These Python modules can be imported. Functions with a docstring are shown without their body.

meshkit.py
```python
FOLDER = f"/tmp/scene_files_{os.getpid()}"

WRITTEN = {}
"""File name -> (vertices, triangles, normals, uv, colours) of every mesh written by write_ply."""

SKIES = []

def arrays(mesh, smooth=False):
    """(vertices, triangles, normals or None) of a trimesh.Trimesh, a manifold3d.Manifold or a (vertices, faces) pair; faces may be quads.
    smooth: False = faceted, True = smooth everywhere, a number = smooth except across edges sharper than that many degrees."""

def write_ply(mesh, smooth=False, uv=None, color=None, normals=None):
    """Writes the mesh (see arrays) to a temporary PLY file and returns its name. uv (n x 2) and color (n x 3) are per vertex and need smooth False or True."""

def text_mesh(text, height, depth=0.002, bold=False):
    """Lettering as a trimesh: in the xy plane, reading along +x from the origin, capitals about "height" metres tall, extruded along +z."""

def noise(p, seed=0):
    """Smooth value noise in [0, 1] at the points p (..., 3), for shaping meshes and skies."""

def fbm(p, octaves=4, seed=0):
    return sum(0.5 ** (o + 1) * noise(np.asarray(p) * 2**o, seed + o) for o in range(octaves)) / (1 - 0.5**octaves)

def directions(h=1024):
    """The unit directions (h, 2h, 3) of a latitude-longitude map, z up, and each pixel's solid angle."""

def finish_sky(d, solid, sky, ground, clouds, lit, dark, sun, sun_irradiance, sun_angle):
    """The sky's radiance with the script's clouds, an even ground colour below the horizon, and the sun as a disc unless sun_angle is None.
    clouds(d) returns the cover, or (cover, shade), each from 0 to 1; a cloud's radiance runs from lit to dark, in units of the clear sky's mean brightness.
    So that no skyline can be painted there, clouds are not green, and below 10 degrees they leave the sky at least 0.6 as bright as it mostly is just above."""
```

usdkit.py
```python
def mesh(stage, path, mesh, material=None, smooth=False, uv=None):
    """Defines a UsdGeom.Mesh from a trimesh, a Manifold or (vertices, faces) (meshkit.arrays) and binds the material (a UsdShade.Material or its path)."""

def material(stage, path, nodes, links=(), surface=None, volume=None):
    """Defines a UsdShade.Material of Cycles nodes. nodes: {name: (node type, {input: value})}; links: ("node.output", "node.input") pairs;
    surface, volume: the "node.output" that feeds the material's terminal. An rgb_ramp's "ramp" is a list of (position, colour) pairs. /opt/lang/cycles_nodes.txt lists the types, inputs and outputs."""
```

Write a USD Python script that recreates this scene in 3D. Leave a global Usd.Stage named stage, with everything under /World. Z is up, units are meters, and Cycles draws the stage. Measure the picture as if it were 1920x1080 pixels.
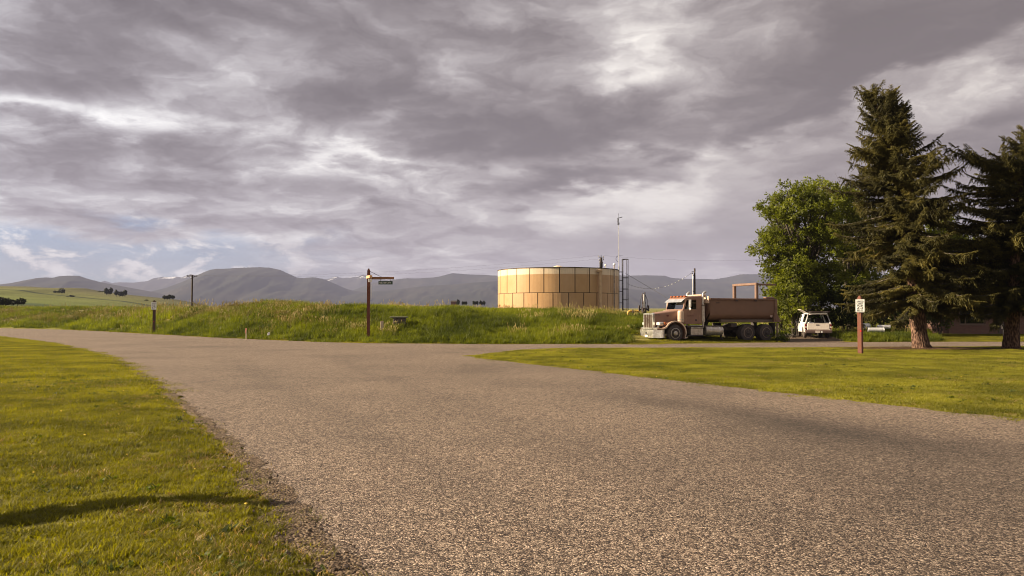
import math
import numpy as np
import trimesh
import shapely
import shapely.geometry as sg
import meshkit
import usdkit
from pxr import Gf, Sdf, Usd, UsdGeom, UsdLux, UsdShade, Vt

HAZE, EXPOSURE = 7e-5, 1.75
stage = Usd.Stage.CreateInMemory()
UsdGeom.SetStageUpAxis(stage, 'Z')
UsdGeom.SetStageMetersPerUnit(stage, 1.0)
UsdGeom.Xform.Define(stage, '/World')
UsdGeom.Scope.Define(stage, '/World/Looks')
RNG = np.random.default_rng(7)

# ------------------------------------------------------------------ camera
FPX, CAMZ = 1478.0, 1.65                      # focal length in pixels of the 1920 wide photograph
PITCH = math.atan(52.0 / FPX)
CP, SP = math.cos(PITCH), math.sin(PITCH)
cam = UsdGeom.Camera.Define(stage, '/World/camera')
cam.CreateHorizontalApertureAttr(36.0)
cam.CreateVerticalApertureAttr(36.0 * 9 / 16)
cam.CreateFocalLengthAttr(36.0 * FPX / 1920)
cam.CreateClippingRangeAttr((0.05, 60000.0))
cam.AddTransformOp().Set(Gf.Matrix4d(1, 0, 0, 0, 0, -SP, CP, 0, 0, -CP, -SP, 0, 0, 0, CAMZ, 1))
cam.CreateExposureAttr(EXPOSURE)

# ------------------------------------------------------------------ sun and sky
SUN_EL, SUN_AZ = math.radians(24.0), math.radians(-91.0)   # azimuth from +y towards +x: the sun stands at the left, a little beyond
SUN_DIR = np.array([math.cos(SUN_EL) * math.sin(SUN_AZ), math.cos(SUN_EL) * math.cos(SUN_AZ), math.sin(SUN_EL)])
sun = UsdLux.DistantLight.Define(stage, '/World/sun')
sun.CreateIntensityAttr(1.25)
sun.CreateAngleAttr(0.55)
sun.CreateNormalizeAttr(True)
sun.CreateColorAttr(Gf.Vec3f(1.0, 0.83, 0.60))
sun.AddRotateXYZOp().Set(Gf.Vec3f(90 - math.degrees(SUN_EL), 0, -math.degrees(SUN_AZ) + 180))


class G:
    """Collects nodes and links of one material."""
    def __init__(s):
        s.n, s.l, s.k = {}, [], 0

    def add(s, kind, out, links=None, **inputs):
        s.k += 1
        name = f'n{s.k}'
        s.n[name] = (kind, inputs)
        for i, src in (links or {}).items():
            s.l.append((src, f'{name}.{i}'))
        return f'{name}.{out}'

    def m(s, op, *a, clamp=False):
        lk, inp = {}, {'math_type': op}
        if clamp:
            inp['use_clamp'] = True
        for i, v in enumerate(a):
            if isinstance(v, str):
                lk[f'value{i + 1}'] = v
            else:
                inp[f'value{i + 1}'] = float(v)
        return s.add('math', 'value', lk, **inp)

    def noise(s, vec=None, scale=1.0, detail=4.0, rough=0.55, dist=0.0):
        return s.add('noise_texture', 'fac', {'vector': vec} if vec else None, scale=scale, detail=detail, roughness=rough, distortion=dist)

    def ramp(s, fac, stops):
        return s.add('rgb_ramp', 'color', {'fac': fac}, ramp=stops)

    def mix(s, fac, a, b, mode='mix'):
        lk, inp = {}, {'mix_type': mode}
        for key, v in (('fac', fac), ('color1', a), ('color2', b)):
            if isinstance(v, str):
                lk[key] = v
            else:
                inp[key] = v
        return s.add('mix', 'color', lk, **inp)

    def range(s, v, a, b, c=0.0, d=1.0):
        return s.add('map_range', 'result', {'value': v}, range_type='smoothstep', from_min=a, from_max=b, to_min=c, to_max=d, clamp=True)

    def range_lin(s, v, a, b):
        return s.add('map_range', 'result', {'value': v}, range_type='linear', from_min=a, from_max=b, to_min=0.0, to_max=1.0, clamp=True)

    def done(s, name, surface=None, volume=None):
        return usdkit.material(stage, '/World/Looks/' + name, s.n, s.l, surface=surface, volume=volume)


def sky_material():
    g = G()
    d = g.add('texture_coordinate', 'generated')
    xyz = g.add('separate_xyz', 'x', {'vector': d}).split('.')[0]
    x, y, z = xyz + '.x', xyz + '.y', xyz + '.z'
    az = g.m('arctan2', x, y)
    el = g.m('arcsine', z)
    zc = g.m('add', g.m('maximum', z, 0.0), 0.17)
    px, py = g.m('divide', x, zc), g.m('divide', y, zc)
    pv = g.add('combine_xyz', 'vector', {'x': px, 'y': py})
    # ragged edges: everything below is looked up in slightly warped coordinates
    warp = g.add('noise_texture', 'color', {'vector': pv}, scale=2.3, detail=6.0, roughness=0.56)
    wx = g.add('separate_color', 'r', {'color': warp}).split('.')[0]
    wr, wg = g.m('subtract', wx + '.r', 0.5), g.m('subtract', wx + '.g', 0.5)
    azw = g.m('add', az, g.m('multiply', wr, 0.26))
    elw = g.m('add', el, g.m('multiply', wg, 0.13))
    pw = g.add('vector_math', 'vector', {'vector1': pv, 'vector2': warp}, math_type='multiply_add', vector3=(0.0, 0.0, 0.0)) if False else g.add('combine_xyz', 'vector', {'x': g.m('add', px, g.m('multiply', wr, 0.55)), 'y': g.m('add', py, g.m('multiply', wg, 0.55))})
    base = g.noise(pw, 0.75, 6.0, 0.55)
    fine = g.noise(pw, 2.6, 7.0, 0.57)
    bil = g.m('absolute', g.m('subtract', g.noise(pw, 3.4, 5.0, 0.58), 0.5))      # cauliflower tops
    veil = g.m('multiply', g.range(az, -0.12, 0.16), g.m('subtract', 1.0, g.range(el, 0.10, 0.26)))   # rain under the cloud base evens the sky out
    calm = g.m('subtract', 1.0, g.m('multiply', veil, 0.78))
    dens = g.m('add', g.m('multiply', g.m('subtract', base, 0.5), 2.1), g.m('add', g.m('multiply', g.m('subtract', fine, 0.5), 2.5), g.m('multiply', g.m('subtract', bil, 0.09), -1.6)))
    dens = g.m('multiply', dens, calm)
    # the underside of the storm bank: a defined lower edge that climbs to the right, dark just above it and paler higher up
    edge = g.ramp(g.range_lin(azw, -0.2, 0.6), [((math.atan((cx - 960) / FPX) + 0.2) / 0.8, (math.atan((592 - cy) / FPX * math.cos(math.atan((cx - 960) / FPX))),) * 3) for cx, cy in
                  ((700, 322), (960, 312), (1100, 318), (1250, 306), (1400, 286), (1480, 242), (1560, 205), (1620, 170), (1700, 122), (1800, 72), (1900, 20))])
    above = g.m('subtract', elw, edge)
    bank = g.m('multiply', g.range(above, -0.006, 0.022), g.m('exponent', g.m('multiply', g.m('maximum', above, 0.0), -9.0)))
    bank = g.m('multiply', bank, g.range(az, -0.16, 0.06))
    dens = g.m('add', dens, g.m('multiply', bank, 0.95))
    # large masses of the weather: (azimuth, elevation, half width, half height, tilt, weight) in radians; + is thicker and darker cloud, - a thin bright place
    def blob(cx, cy, sx, sy, tilt, w):
        u0 = (cx - 960) / FPX
        a0, e0 = math.atan(u0), math.atan((592 - cy) / FPX * math.cos(math.atan(u0)))
        sx, sy = sx / FPX, sy / FPX
        ct, st = math.cos(math.radians(tilt)), math.sin(math.radians(tilt))
        da, de = g.m('subtract', azw, a0), g.m('subtract', elw, e0)
        p = g.m('add', g.m('multiply', da, ct / sx), g.m('multiply', de, st / sx))
        q = g.m('subtract', g.m('multiply', de, ct / sy), g.m('multiply', da, st / sy))
        r = g.m('add', g.m('multiply', p, p), g.m('multiply', q, q))
        return g.m('multiply', g.m('exponent', g.m('multiply', r, -1.0)), w)
    for b in BLOBS:
        dens = g.m('add', dens, blob(*b))
    shade = g.range(dens, -1.15, 1.2)
    col = g.ramp(shade, [(0, (0.94, 0.92, 0.86)), (0.2, (0.68, 0.66, 0.63)), (0.42, (0.43, 0.407, 0.40)), (0.60, (0.30, 0.276, 0.277)), (0.80, (0.19, 0.168, 0.170)), (1, (0.11, 0.094, 0.096))])
    # light from the open west (left) is bluish, the rain side to the right is browner
    side = g.range(az, -0.7, 0.55)
    col = g.mix(1.0, col, g.mix(side, (0.985, 1.0, 1.06), (1.02, 0.98, 0.935)), 'multiply')
    # a band of clear sky low on the left, with small white cumulus in it
    low = g.m('multiply', g.m('subtract', 1.0, g.range(elw, 0.075, 0.115)), g.m('subtract', 1.0, g.range(azw, -0.40, -0.15)))
    low = g.m('multiply', low, g.range(az, -1.6, -0.9))
    cv = g.add('combine_xyz', 'vector', {'x': g.m('multiply', az, 16.0), 'y': g.m('multiply', el, 34.0)})
    cum = g.range(g.noise(cv, 1.0, 7.0, 0.6, 0.3), 0.47, 0.60)
    cum = g.m('multiply', cum, g.range(el, 0.03, 0.05))
    clear = g.m('multiply', low, g.m('subtract', 1.0, g.m('multiply', cum, 0.9)))
    puff = g.m('multiply', low, cum)
    st = g.add('sky_texture', 'color', None, sky_type='single_scattering', sun_disc=False, sun_elevation=SUN_EL, sun_rotation=SUN_AZ, altitude=1500.0, air_density=1.0, aerosol_density=1.6, ozone_density=1.0)
    skyc = g.mix(1.0, st, SKYGAIN, 'multiply')
    col = g.mix(1.0, col, (1.0 / SKY_STRENGTH * CLOUDGAIN,) * 3, 'multiply')
    col = g.mix(g.m('multiply', clear, 0.85), col, skyc)
    w = 0.95 / SKY_STRENGTH * CLOUDGAIN
    col = g.mix(g.m('multiply', puff, 0.8), col, (w, w * 0.985, w * 0.95))
    bg = g.add('background_shader', 'background', {'color': col}, strength=SKY_STRENGTH)
    return g.done('sky', surface=bg)


SKY_STRENGTH, SKYGAIN, CLOUDGAIN = 0.1, (0.19, 0.235, 0.31), 0.41
BLOBS = [  # in the photograph's terms: where the mass stands, its size, tilt, weight
    (170, 90, 230, 60, 5, 0.55), (90, 130, 150, 60, 0, 0.3), (640, 150, 200, 70, -8, 0.6), (740, 200, 220, 45, 0, 0.45), (1060, 300, 200, 40, 0, 0.3),
    (1080, 350, 120, 20, 6, 1.0), (1890, 255, 110, 45, 14, 0.7), (150, 265, 240, 30, 0, 0.5), (470, 10, 200, 40, 0, 0.35), (1640, 40, 320, 70, 12, 0.30), (300, -30, 420, 70, 0, 0.6), (880, -10, 300, 60, 0, 0.5), (1500, 130, 260, 60, 14, 0.08), (1760, 230, 320, 130, 12, 0.30),
    (420, 345, 420, 30, 0, 0.35), (600, 420, 500, 40, 0, 0.15),
    (1200, 95, 120, 90, -25, -0.95), (1150, 125, 60, 26, 0, -0.6), (1300, 365, 240, 60, 0, -0.35), (1130, 400, 150, 50, 10, -0.45), (50, 205, 110, 24, 0, -0.75), (260, 240, 80, 18, 0, -0.55), (420, 240, 70, 14, 0, -0.35),
    (310, 60, 70, 40, -35, -0.35), (400, 95, 60, 34, -35, -0.3), (520, 60, 90, 60, 0, -0.35), (1560, 420, 420, 110, 0, 0.42), (900, 470, 500, 60, 0, 0.1), (250, 440, 380, 50, 0, -0.35), (700, 300, 200, 14, 0, -0.6), (730, 215, 50, 14, 0, -0.6), (1370, 517, 40, 18, 0, -0.4),
]
dome = UsdLux.DomeLight.Define(stage, '/World/sky')
dome.CreateIntensityAttr(1.0)
UsdShade.MaterialBindingAPI.Apply(dome.GetPrim()).Bind(sky_material())
dome.GetPrim().SetCustomDataByKey('kind', 'structure')

# ------------------------------------------------------------------ helpers
def ray(px, py):
    a, b = (px - 960) / FPX, (540 - py) / FPX
    return np.array([a, CP - b * SP, SP + b * CP])


def ground_at(px, py, z=0.0):
    d = ray(px, py)
    t = (CAMZ - z) / -d[2]
    return np.array([d[0] * t, d[1] * t])


def at(px, py, depth):
    """The point that stands depth metres ahead (along y) in that direction."""
    d = ray(px, py)
    t = depth / d[1]
    return np.array([d[0] * t, depth, CAMZ + d[2] * t])


used = {}


def numbered(parent, name):
    key = f'{parent}/{name}'
    k = used.get(key, -1) + 1
    used[key] = k
    return key if k == 0 else f'{key}_{k:03d}'


def path_of(parent):
    return '/World' if parent is None else str(parent.GetPath())


def tag(prim, label=None, category=None, group=None, kind=None):
    for k, v in (('label', label), ('category', category), ('group', group), ('kind', kind)):
        if v:
            prim.SetCustomDataByKey(k, v)
    return prim


def obj(name, mesh, mat, parent=None, smooth=False, **info):
    p = usdkit.mesh(stage, numbered(path_of(parent), name), mesh, mat, smooth=smooth).GetPrim()
    return tag(p, **info)


def thing(name, label, category, loc=(0, 0, 0), rotz=0.0, group=None, kind=None):
    x = UsdGeom.Xform.Define(stage, numbered('/World', name))
    x.AddTranslateOp().Set(Gf.Vec3d(*map(float, loc)))
    if rotz:
        x.AddRotateZOp().Set(float(rotz))
    return tag(x.GetPrim(), label, category, group, kind)


def dup(root, loc, rotz, label, group=None):
    name = str(root.GetPath()).split('/')[-1]
    x = UsdGeom.Xform.Define(stage, numbered('/World', name))
    x.GetPrim().GetReferences().AddInternalReference(root.GetPath())
    UsdGeom.Xformable(x).ClearXformOpOrder()
    for a in ('xformOp:translate', 'xformOp:rotateZ'):
        pass
    x.AddTranslateOp().Set(Gf.Vec3d(*map(float, loc)))
    x.AddRotateZOp().Set(float(rotz))
    x.GetPrim().SetInstanceable(True)
    return tag(x.GetPrim(), label, root.GetCustomDataByKey('category'), group or root.GetCustomDataByKey('group'))


class MB:
    """Joins shapes into one mesh."""
    def __init__(s):
        s.v, s.f, s.n = [], [], 0

    def add(s, v, f=None):
        if f is None:
            v, f, _ = meshkit.arrays(v)
        v, f = np.asarray(v, float), np.asarray(f, int)
        if f.shape[1] == 4:
            f = np.vstack([f[:, [0, 1, 2]], f[:, [0, 2, 3]]])
        s.v.append(v)
        s.f.append(f + s.n)
        s.n += len(v)
        return s

    def box(s, lo, hi, c=0.0):
        lo, hi = np.minimum(lo, hi), np.maximum(lo, hi)
        return s.add(*rbox(hi - lo, c, (np.array(lo) + hi) / 2))

    def tube(s, pts, r, n=8, caps=True):
        return s.add(*tube(pts, r, n, caps))

    def cyl(s, a, b, r, n=16, r2=None):
        return s.add(*tube([a, b], [r, r if r2 is None else r2], n, True))

    def loft(s, rings, caps=True):
        return s.add(*loft(rings, caps))

    def get(s):
        return np.vstack(s.v), np.vstack(s.f)


def rbox(size, c=0.0, at=(0, 0, 0)):
    h = np.asarray(size, float) / 2
    c = min(c, 0.45 * 2 * h.min())
    if c <= 0:
        m = trimesh.creation.box(2 * h)
    else:
        p = []
        for sx in (-1, 1):
            for sy in (-1, 1):
                for sz in (-1, 1):
                    for k in range(3):
                        q = h.copy()
                        for j in range(3):
                            if j != k:
                                q[j] -= c
                        p.append(q * (sx, sy, sz))
        m = trimesh.convex.convex_hull(np.array(p))
    return np.array(m.vertices) + at, np.array(m.faces)


def loft(rings, caps=True, close=True):
    rings = [np.asarray(r, float) for r in rings]
    n, v, f = len(rings[0]), np.vstack(rings), []
    for k in range(len(rings) - 1):
        for i in range(n if close else n - 1):
            a, b = k * n + i, k * n + (i + 1) % n
            f += [[a, b, b + n], [a, b + n, a + n]]
    if caps:
        for k, flip in ((0, True), (len(rings) - 1, False)):
            c = len(v)
            v = np.vstack([v, rings[k].mean(0)])
            for i in range(n):
                a, b = k * n + i, k * n + (i + 1) % n
                f.append([b, a, c] if flip else [a, b, c])
    return v, np.array(f)


def tube(pts, r, n=8, caps=True):
    pts = np.asarray(pts, float)
    r = np.broadcast_to(np.asarray(r, float), (len(pts),))
    t = np.gradient(pts, axis=0)
    t /= np.linalg.norm(t, axis=1, keepdims=True) + 1e-12
    ref = np.array([0, 0, 1.0]) if abs(t[0, 2]) < 0.9 else np.array([1.0, 0, 0])
    ang, rings = np.linspace(0, 2 * np.pi, n, endpoint=False), []
    for p, d, rad in zip(pts, t, r):
        a = np.cross(d, ref)
        a /= np.linalg.norm(a) + 1e-12
        b = np.cross(d, a)
        ref = np.cross(a, d) if np.linalg.norm(np.cross(a, d)) > 0 else ref
        rings.append(p + rad * (np.cos(ang)[:, None] * a + np.sin(ang)[:, None] * b))
    v, f = loft(rings, caps)
    return v, f[:, ::-1]


def lathe(profile, n=24, axis='z', center=(0, 0, 0)):
    """profile: (radius, height) pairs, closed at both ends."""
    ang = np.linspace(0, 2 * np.pi, n, endpoint=False)
    rings = [np.stack([r * np.cos(ang), r * np.sin(ang), np.full(n, h)], 1) for r, h in profile]
    v, f = loft(rings, True)
    if axis == 'y':
        v = v[:, [0, 2, 1]] * (1, 1, 1)
        f = f[:, ::-1]
    elif axis == 'x':
        v = v[:, [2, 0, 1]]
    return v + np.asarray(center, float), f


def prism(poly, lo, hi, axis='y'):
    """Extrudes a polygon given in (x, z) along y, in (y, z) along x, or in (x, y) along z."""
    m = trimesh.creation.extrude_polygon(sg.Polygon(poly) if not isinstance(poly, sg.Polygon) else poly, abs(hi - lo), engine='earcut')
    v, f = np.array(m.vertices), np.array(m.faces)
    v[:, 2] += min(lo, hi)
    if axis == 'y':
        v = v[:, [0, 2, 1]]
        f = f[:, ::-1]
    elif axis == 'x':
        v = v[:, [2, 0, 1]]
    return v, f


def rrect(w, h, r, n=3):
    """Outline of a rounded rectangle, counter-clockwise, centred."""
    p = []
    for cx, cy, a0 in ((w / 2 - r, h / 2 - r, 0), (-w / 2 + r, h / 2 - r, 90), (-w / 2 + r, -h / 2 + r, 180), (w / 2 - r, -h / 2 + r, 270)):
        for k in range(n + 1):
            a = math.radians(a0 + 90 * k / n)
            p.append((cx + r * math.cos(a), cy + r * math.sin(a)))
    return np.array(p)


def text(words, height, bold=True, depth=0.003):
    """Lettering that stands upright and is read from the -y side, centred on the origin."""
    m = meshkit.text_mesh(words, height, depth, bold)
    v = np.array(m.vertices)
    b = (v.min(0) + v.max(0)) / 2
    v = np.stack([v[:, 0] - b[0], -v[:, 2], v[:, 1] - b[1]], 1)
    return v, np.array(m.faces)


def turn(v, deg, about=(0, 0)):
    a = math.radians(deg)
    c, s = math.cos(a), math.sin(a)
    w = np.array(v, float)
    x, y = w[:, 0] - about[0], w[:, 1] - about[1]
    w[:, 0], w[:, 1] = about[0] + c * x - s * y, about[1] + s * x + c * y
    return w


def scatter(path, protos, pos, rotz, scale, which=None, tilt=None, **info):
    """A PointInstancer. protos: (mesh, material) pairs; rotz in radians; scale n or n x 3; tilt: n x 2 small leanings about x and y."""
    pi = UsdGeom.PointInstancer.Define(stage, path)
    targets = []
    for k, (mesh, mat, name) in enumerate(protos):
        targets.append(usdkit.mesh(stage, f'{path}/{name}' + (f'_{k:03d}' if k else ''), mesh, mat).GetPath())
    pi.CreatePrototypesRel().SetTargets(targets)
    n = len(pos)
    pi.CreatePositionsAttr(Vt.Vec3fArray.FromNumpy(np.asarray(pos, np.float32)))
    pi.CreateProtoIndicesAttr(Vt.IntArray.FromNumpy((np.arange(n) % len(protos) if which is None else which).astype(np.int32)))
    q = np.zeros((n, 4))
    q[:, 0], q[:, 3] = np.cos(np.asarray(rotz) / 2), np.sin(np.asarray(rotz) / 2)
    if tilt is not None:
        tx, ty = np.asarray(tilt).T / 2
        t = np.stack([np.cos(tx) * np.cos(ty), np.sin(tx) * np.cos(ty), np.cos(tx) * np.sin(ty), np.sin(tx) * np.sin(ty)], 1)
        q = qmul(t, q)
    pi.CreateOrientationsAttr(Vt.QuathArray([Gf.Quath(float(a), float(b), float(c), float(d)) for a, b, c, d in q]))
    s = np.asarray(scale, float)
    pi.CreateScalesAttr(Vt.Vec3fArray.FromNumpy((np.repeat(s[:, None], 3, 1) if s.ndim == 1 else s).astype(np.float32)))
    return tag(pi.GetPrim(), **info)


def qmul(a, b):
    w1, x1, y1, z1 = a.T
    w2, x2, y2, z2 = b.T
    return np.stack([w1 * w2 - x1 * x2 - y1 * y2 - z1 * z2, w1 * x2 + x1 * w2 + y1 * z2 - z1 * y2, w1 * y2 - x1 * z2 + y1 * w2 + z1 * x2, w1 * z2 + x1 * y2 - y1 * x2 + z1 * w2], 1)


def aim(d, roll):
    """Quaternions that turn +x into the directions d (with +z kept near up), rolled about x."""
    d = d / np.linalg.norm(d, axis=1, keepdims=True)
    yaw, pitch = np.arctan2(d[:, 1], d[:, 0]), -np.arcsin(np.clip(d[:, 2], -1, 1))
    z = np.zeros(len(d))
    qz = np.stack([np.cos(yaw / 2), z, z, np.sin(yaw / 2)], 1)
    qy = np.stack([np.cos(pitch / 2), z, np.sin(pitch / 2), z], 1)
    qx = np.stack([np.cos(roll / 2), np.sin(roll / 2), z, z], 1)
    return qmul(qmul(qz, qy), qx)


def scatter_q(path, protos, pos, q, scale, which=None, **info):
    n = len(pos)
    p = scatter(path, protos, pos, np.zeros(n), scale, which, **info)
    UsdGeom.PointInstancer(p).GetOrientationsAttr().Set(Vt.QuathArray([Gf.Quath(float(a), float(b), float(c), float(d)) for a, b, c, d in q]))
    return p


# ------------------------------------------------------------------ materials
def plain(name, col, rough=0.6, metal=0.0, var=0.25, scale=3.0, dirt=None, dirt_amount=0.5, bump=0.0, bump_scale=60.0, spec=0.5, coat=0.0):
    """A painted, wooden or metal surface with uneven tone, optional dirt and fine relief."""
    g = G()
    co = g.add('texture_coordinate', 'object')
    n1 = g.noise(co, scale, 6, 0.6)
    c = g.ramp(n1, [(0.25, tuple(x * (1 - var) for x in col)), (0.75, tuple(min(1, x * (1 + var)) for x in col))])
    if dirt:
        n2 = g.range(g.noise(co, scale * 2.3, 8, 0.68, 0.4), 0.5 - 0.12, 0.5 + 0.2, 0, dirt_amount)
        c = g.mix(n2, c, dirt)
    lk = {'base_color': c}
    if bump:
        hgt = g.noise(co, bump_scale, 5, 0.6)
        lk['normal'] = g.add('bump', 'normal', {'height': hgt}, strength=bump, distance=0.01)
    lk['roughness'] = g.range(n1, 0.2, 0.8, max(0.05, rough - 0.1), min(1, rough + 0.1))
    return g.done(name, surface=g.add('principled_bsdf', 'BSDF', lk, metallic=metal, specular_ior_level=spec, coat_weight=coat))


def leafy(name, stops, world_scale=0.35, trans=0.35, trans_col=(0.25, 0.25, 0.03), island=0.6, rough=0.6, spec=0.25, place=0.55):
    """Leaves, needles and blades: tone differs from blade to blade and from place to place."""
    g = G()
    geo = g.add('geometry', 'random_per_island').split('.')[0]
    wn = g.noise(geo + '.position', world_scale, 4, 0.6)
    r = g.add('object_info', 'random')
    f = g.m('add', g.m('multiply', geo + '.random_per_island', island), g.m('multiply', g.range(wn, 0.3, 0.7), place))
    f = g.m('subtract', g.m('add', f, g.m('multiply', r, 0.25)), 0.12, clamp=True)
    c = g.ramp(f, stops)
    p = g.add('principled_bsdf', 'BSDF', {'base_color': c}, roughness=rough, specular_ior_level=spec)
    tc = g.mix(1.0, c, trans_col, 'multiply')
    t = g.add('translucent_bsdf', 'BSDF', {'color': g.mix(1.0, tc, (6.0, 6.0, 6.0), 'multiply')})
    s = g.add('mix_closure', 'closure', {'closure1': p, 'closure2': t}, fac=trans)
    return g.done(name, surface=s)


def pane(name, tint=(0.8, 0.85, 0.8), rough=0.03):
    g = G()
    t = g.add('transparent_bsdf', 'BSDF', color=tint)
    s = g.add('glossy_bsdf', 'BSDF', color=(0.38, 0.38, 0.38), roughness=rough)
    return g.done(name, surface=g.add('mix_closure', 'closure', {'fac': g.add('fresnel', 'fac', IOR=1.33), 'closure1': t, 'closure2': s}))


def asphalt_material():
    g = G()
    pos = g.add('geometry', 'position')
    v1 = g.add('voronoi_texture', 'color', {'vector': pos}, feature='f1', scale=82.0, randomness=1.0).split('.')[0]
    s1 = g.add('separate_color', 'r', {'color': v1 + '.color'})
    v2 = g.add('voronoi_texture', 'color', {'vector': pos}, feature='f1', scale=36.0).split('.')[0]
    s2 = g.add('separate_color', 'g', {'color': v2 + '.color'})
    n = g.noise(pos, 0.22, 6, 0.6, 0.4)
    n3 = g.noise(pos, 5.0, 5, 0.7)
    f = g.m('add', g.m('subtract', g.m('multiply', s1, 0.78), 0.07), g.m('multiply', s2, 0.30))
    f = g.m('add', f, g.m('multiply', g.m('subtract', n3, 0.5), 0.22))
    c = g.ramp(f, [(0.0, (0.012, 0.007, 0.005)), (0.22, (0.034, 0.021, 0.0145)), (0.45, (0.102, 0.070, 0.0485)), (0.66, (0.218, 0.160, 0.114)), (1.0, (0.56, 0.445, 0.335))])
    c = g.mix(1.0, c, g.ramp(n, [(0.28, (0.70, 0.69, 0.68)), (0.45, (0.96, 0.955, 0.95)), (0.72, (1.16, 1.15, 1.14))]), 'multiply')
    # tyre-worn, tarry strips that sweep across the bend
    sx = g.add('separate_xyz', 'x', {'vector': pos}).split('.')[0]
    wob = g.m('multiply', g.m('subtract', g.noise(pos, 0.35, 4, 0.6), 0.5), 2.4)
    def strip(x0, y0, x1, y1, w, k):
        dx, dy = x1 - x0, y1 - y0
        L = math.hypot(dx, dy)
        nx, ny = -dy / L, dx / L
        d = g.m('add', g.m('add', g.m('multiply', sx + '.x', nx), g.m('multiply', sx + '.y', ny)), wob)
        d = g.m('multiply', g.m('subtract', d, x0 * nx + y0 * ny), 1.0 / w)
        along = g.m('multiply', g.m('subtract', g.m('add', g.m('multiply', sx + '.x', dx / L), g.m('multiply', sx + '.y', dy / L)), (x0 * dx + y0 * dy) / L), 1.0 / L)
        fade = g.m('multiply', g.range(along, -0.15, 0.25), g.m('subtract', 1.0, g.range(along, 0.85, 1.3)))
        return g.m('multiply', g.m('multiply', g.m('exponent', g.m('multiply', g.m('multiply', d, d), -1.0)), fade), k)
    wear = g.m('add', strip(*ground_at(1150, 735), *ground_at(1900, 860), 0.9, 0.55), strip(*ground_at(1450, 780), *ground_at(2300, 1150), 1.9, 0.45))
    wear = g.m('add', wear, strip(*ground_at(700, 680), *ground_at(1100, 730), 1.0, 0.16))
    wear = g.m('add', wear, g.m('add', strip(*ground_at(420, 668), *ground_at(1000, 1000), 0.45, 0.22), strip(*ground_at(620, 668), *ground_at(1500, 1000), 0.5, 0.20)))
    c = g.mix(wear, c, (0.30, 0.29, 0.29), 'multiply')
    hgt = g.m('add', g.m('multiply', v1 + '.distance', -1.0), g.m('multiply', s1, 0.25))
    b = g.add('bump', 'normal', {'height': hgt}, strength=0.9, distance=0.012)
    return g.done('asphalt', surface=g.add('principled_bsdf', 'BSDF', {'base_color': c, 'normal': b}, roughness=0.85, specular_ior_level=0.35))


def soil_material():
    """Ground under the grass."""
    g = G()
    pos = g.add('geometry', 'position')
    n = g.noise(pos, 1.3, 8, 0.65)
    n2 = g.noise(pos, 0.02, 6, 0.6)
    c = g.ramp(n, [(0.3, (0.09, 0.085, 0.016)), (0.5, (0.17, 0.15, 0.03)), (0.7, (0.26, 0.21, 0.07))])
    c = g.mix(g.range(n2, 0.4, 0.6, 0, 0.6), c, (0.11, 0.12, 0.025))
    b = g.add('bump', 'normal', {'height': g.noise(pos, 25, 6, 0.7)}, strength=0.8, distance=0.05)
    return g.done('soil', surface=g.add('principled_bsdf', 'BSDF', {'base_color': c, 'normal': b}, roughness=0.95, specular_ior_level=0.1))


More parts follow.
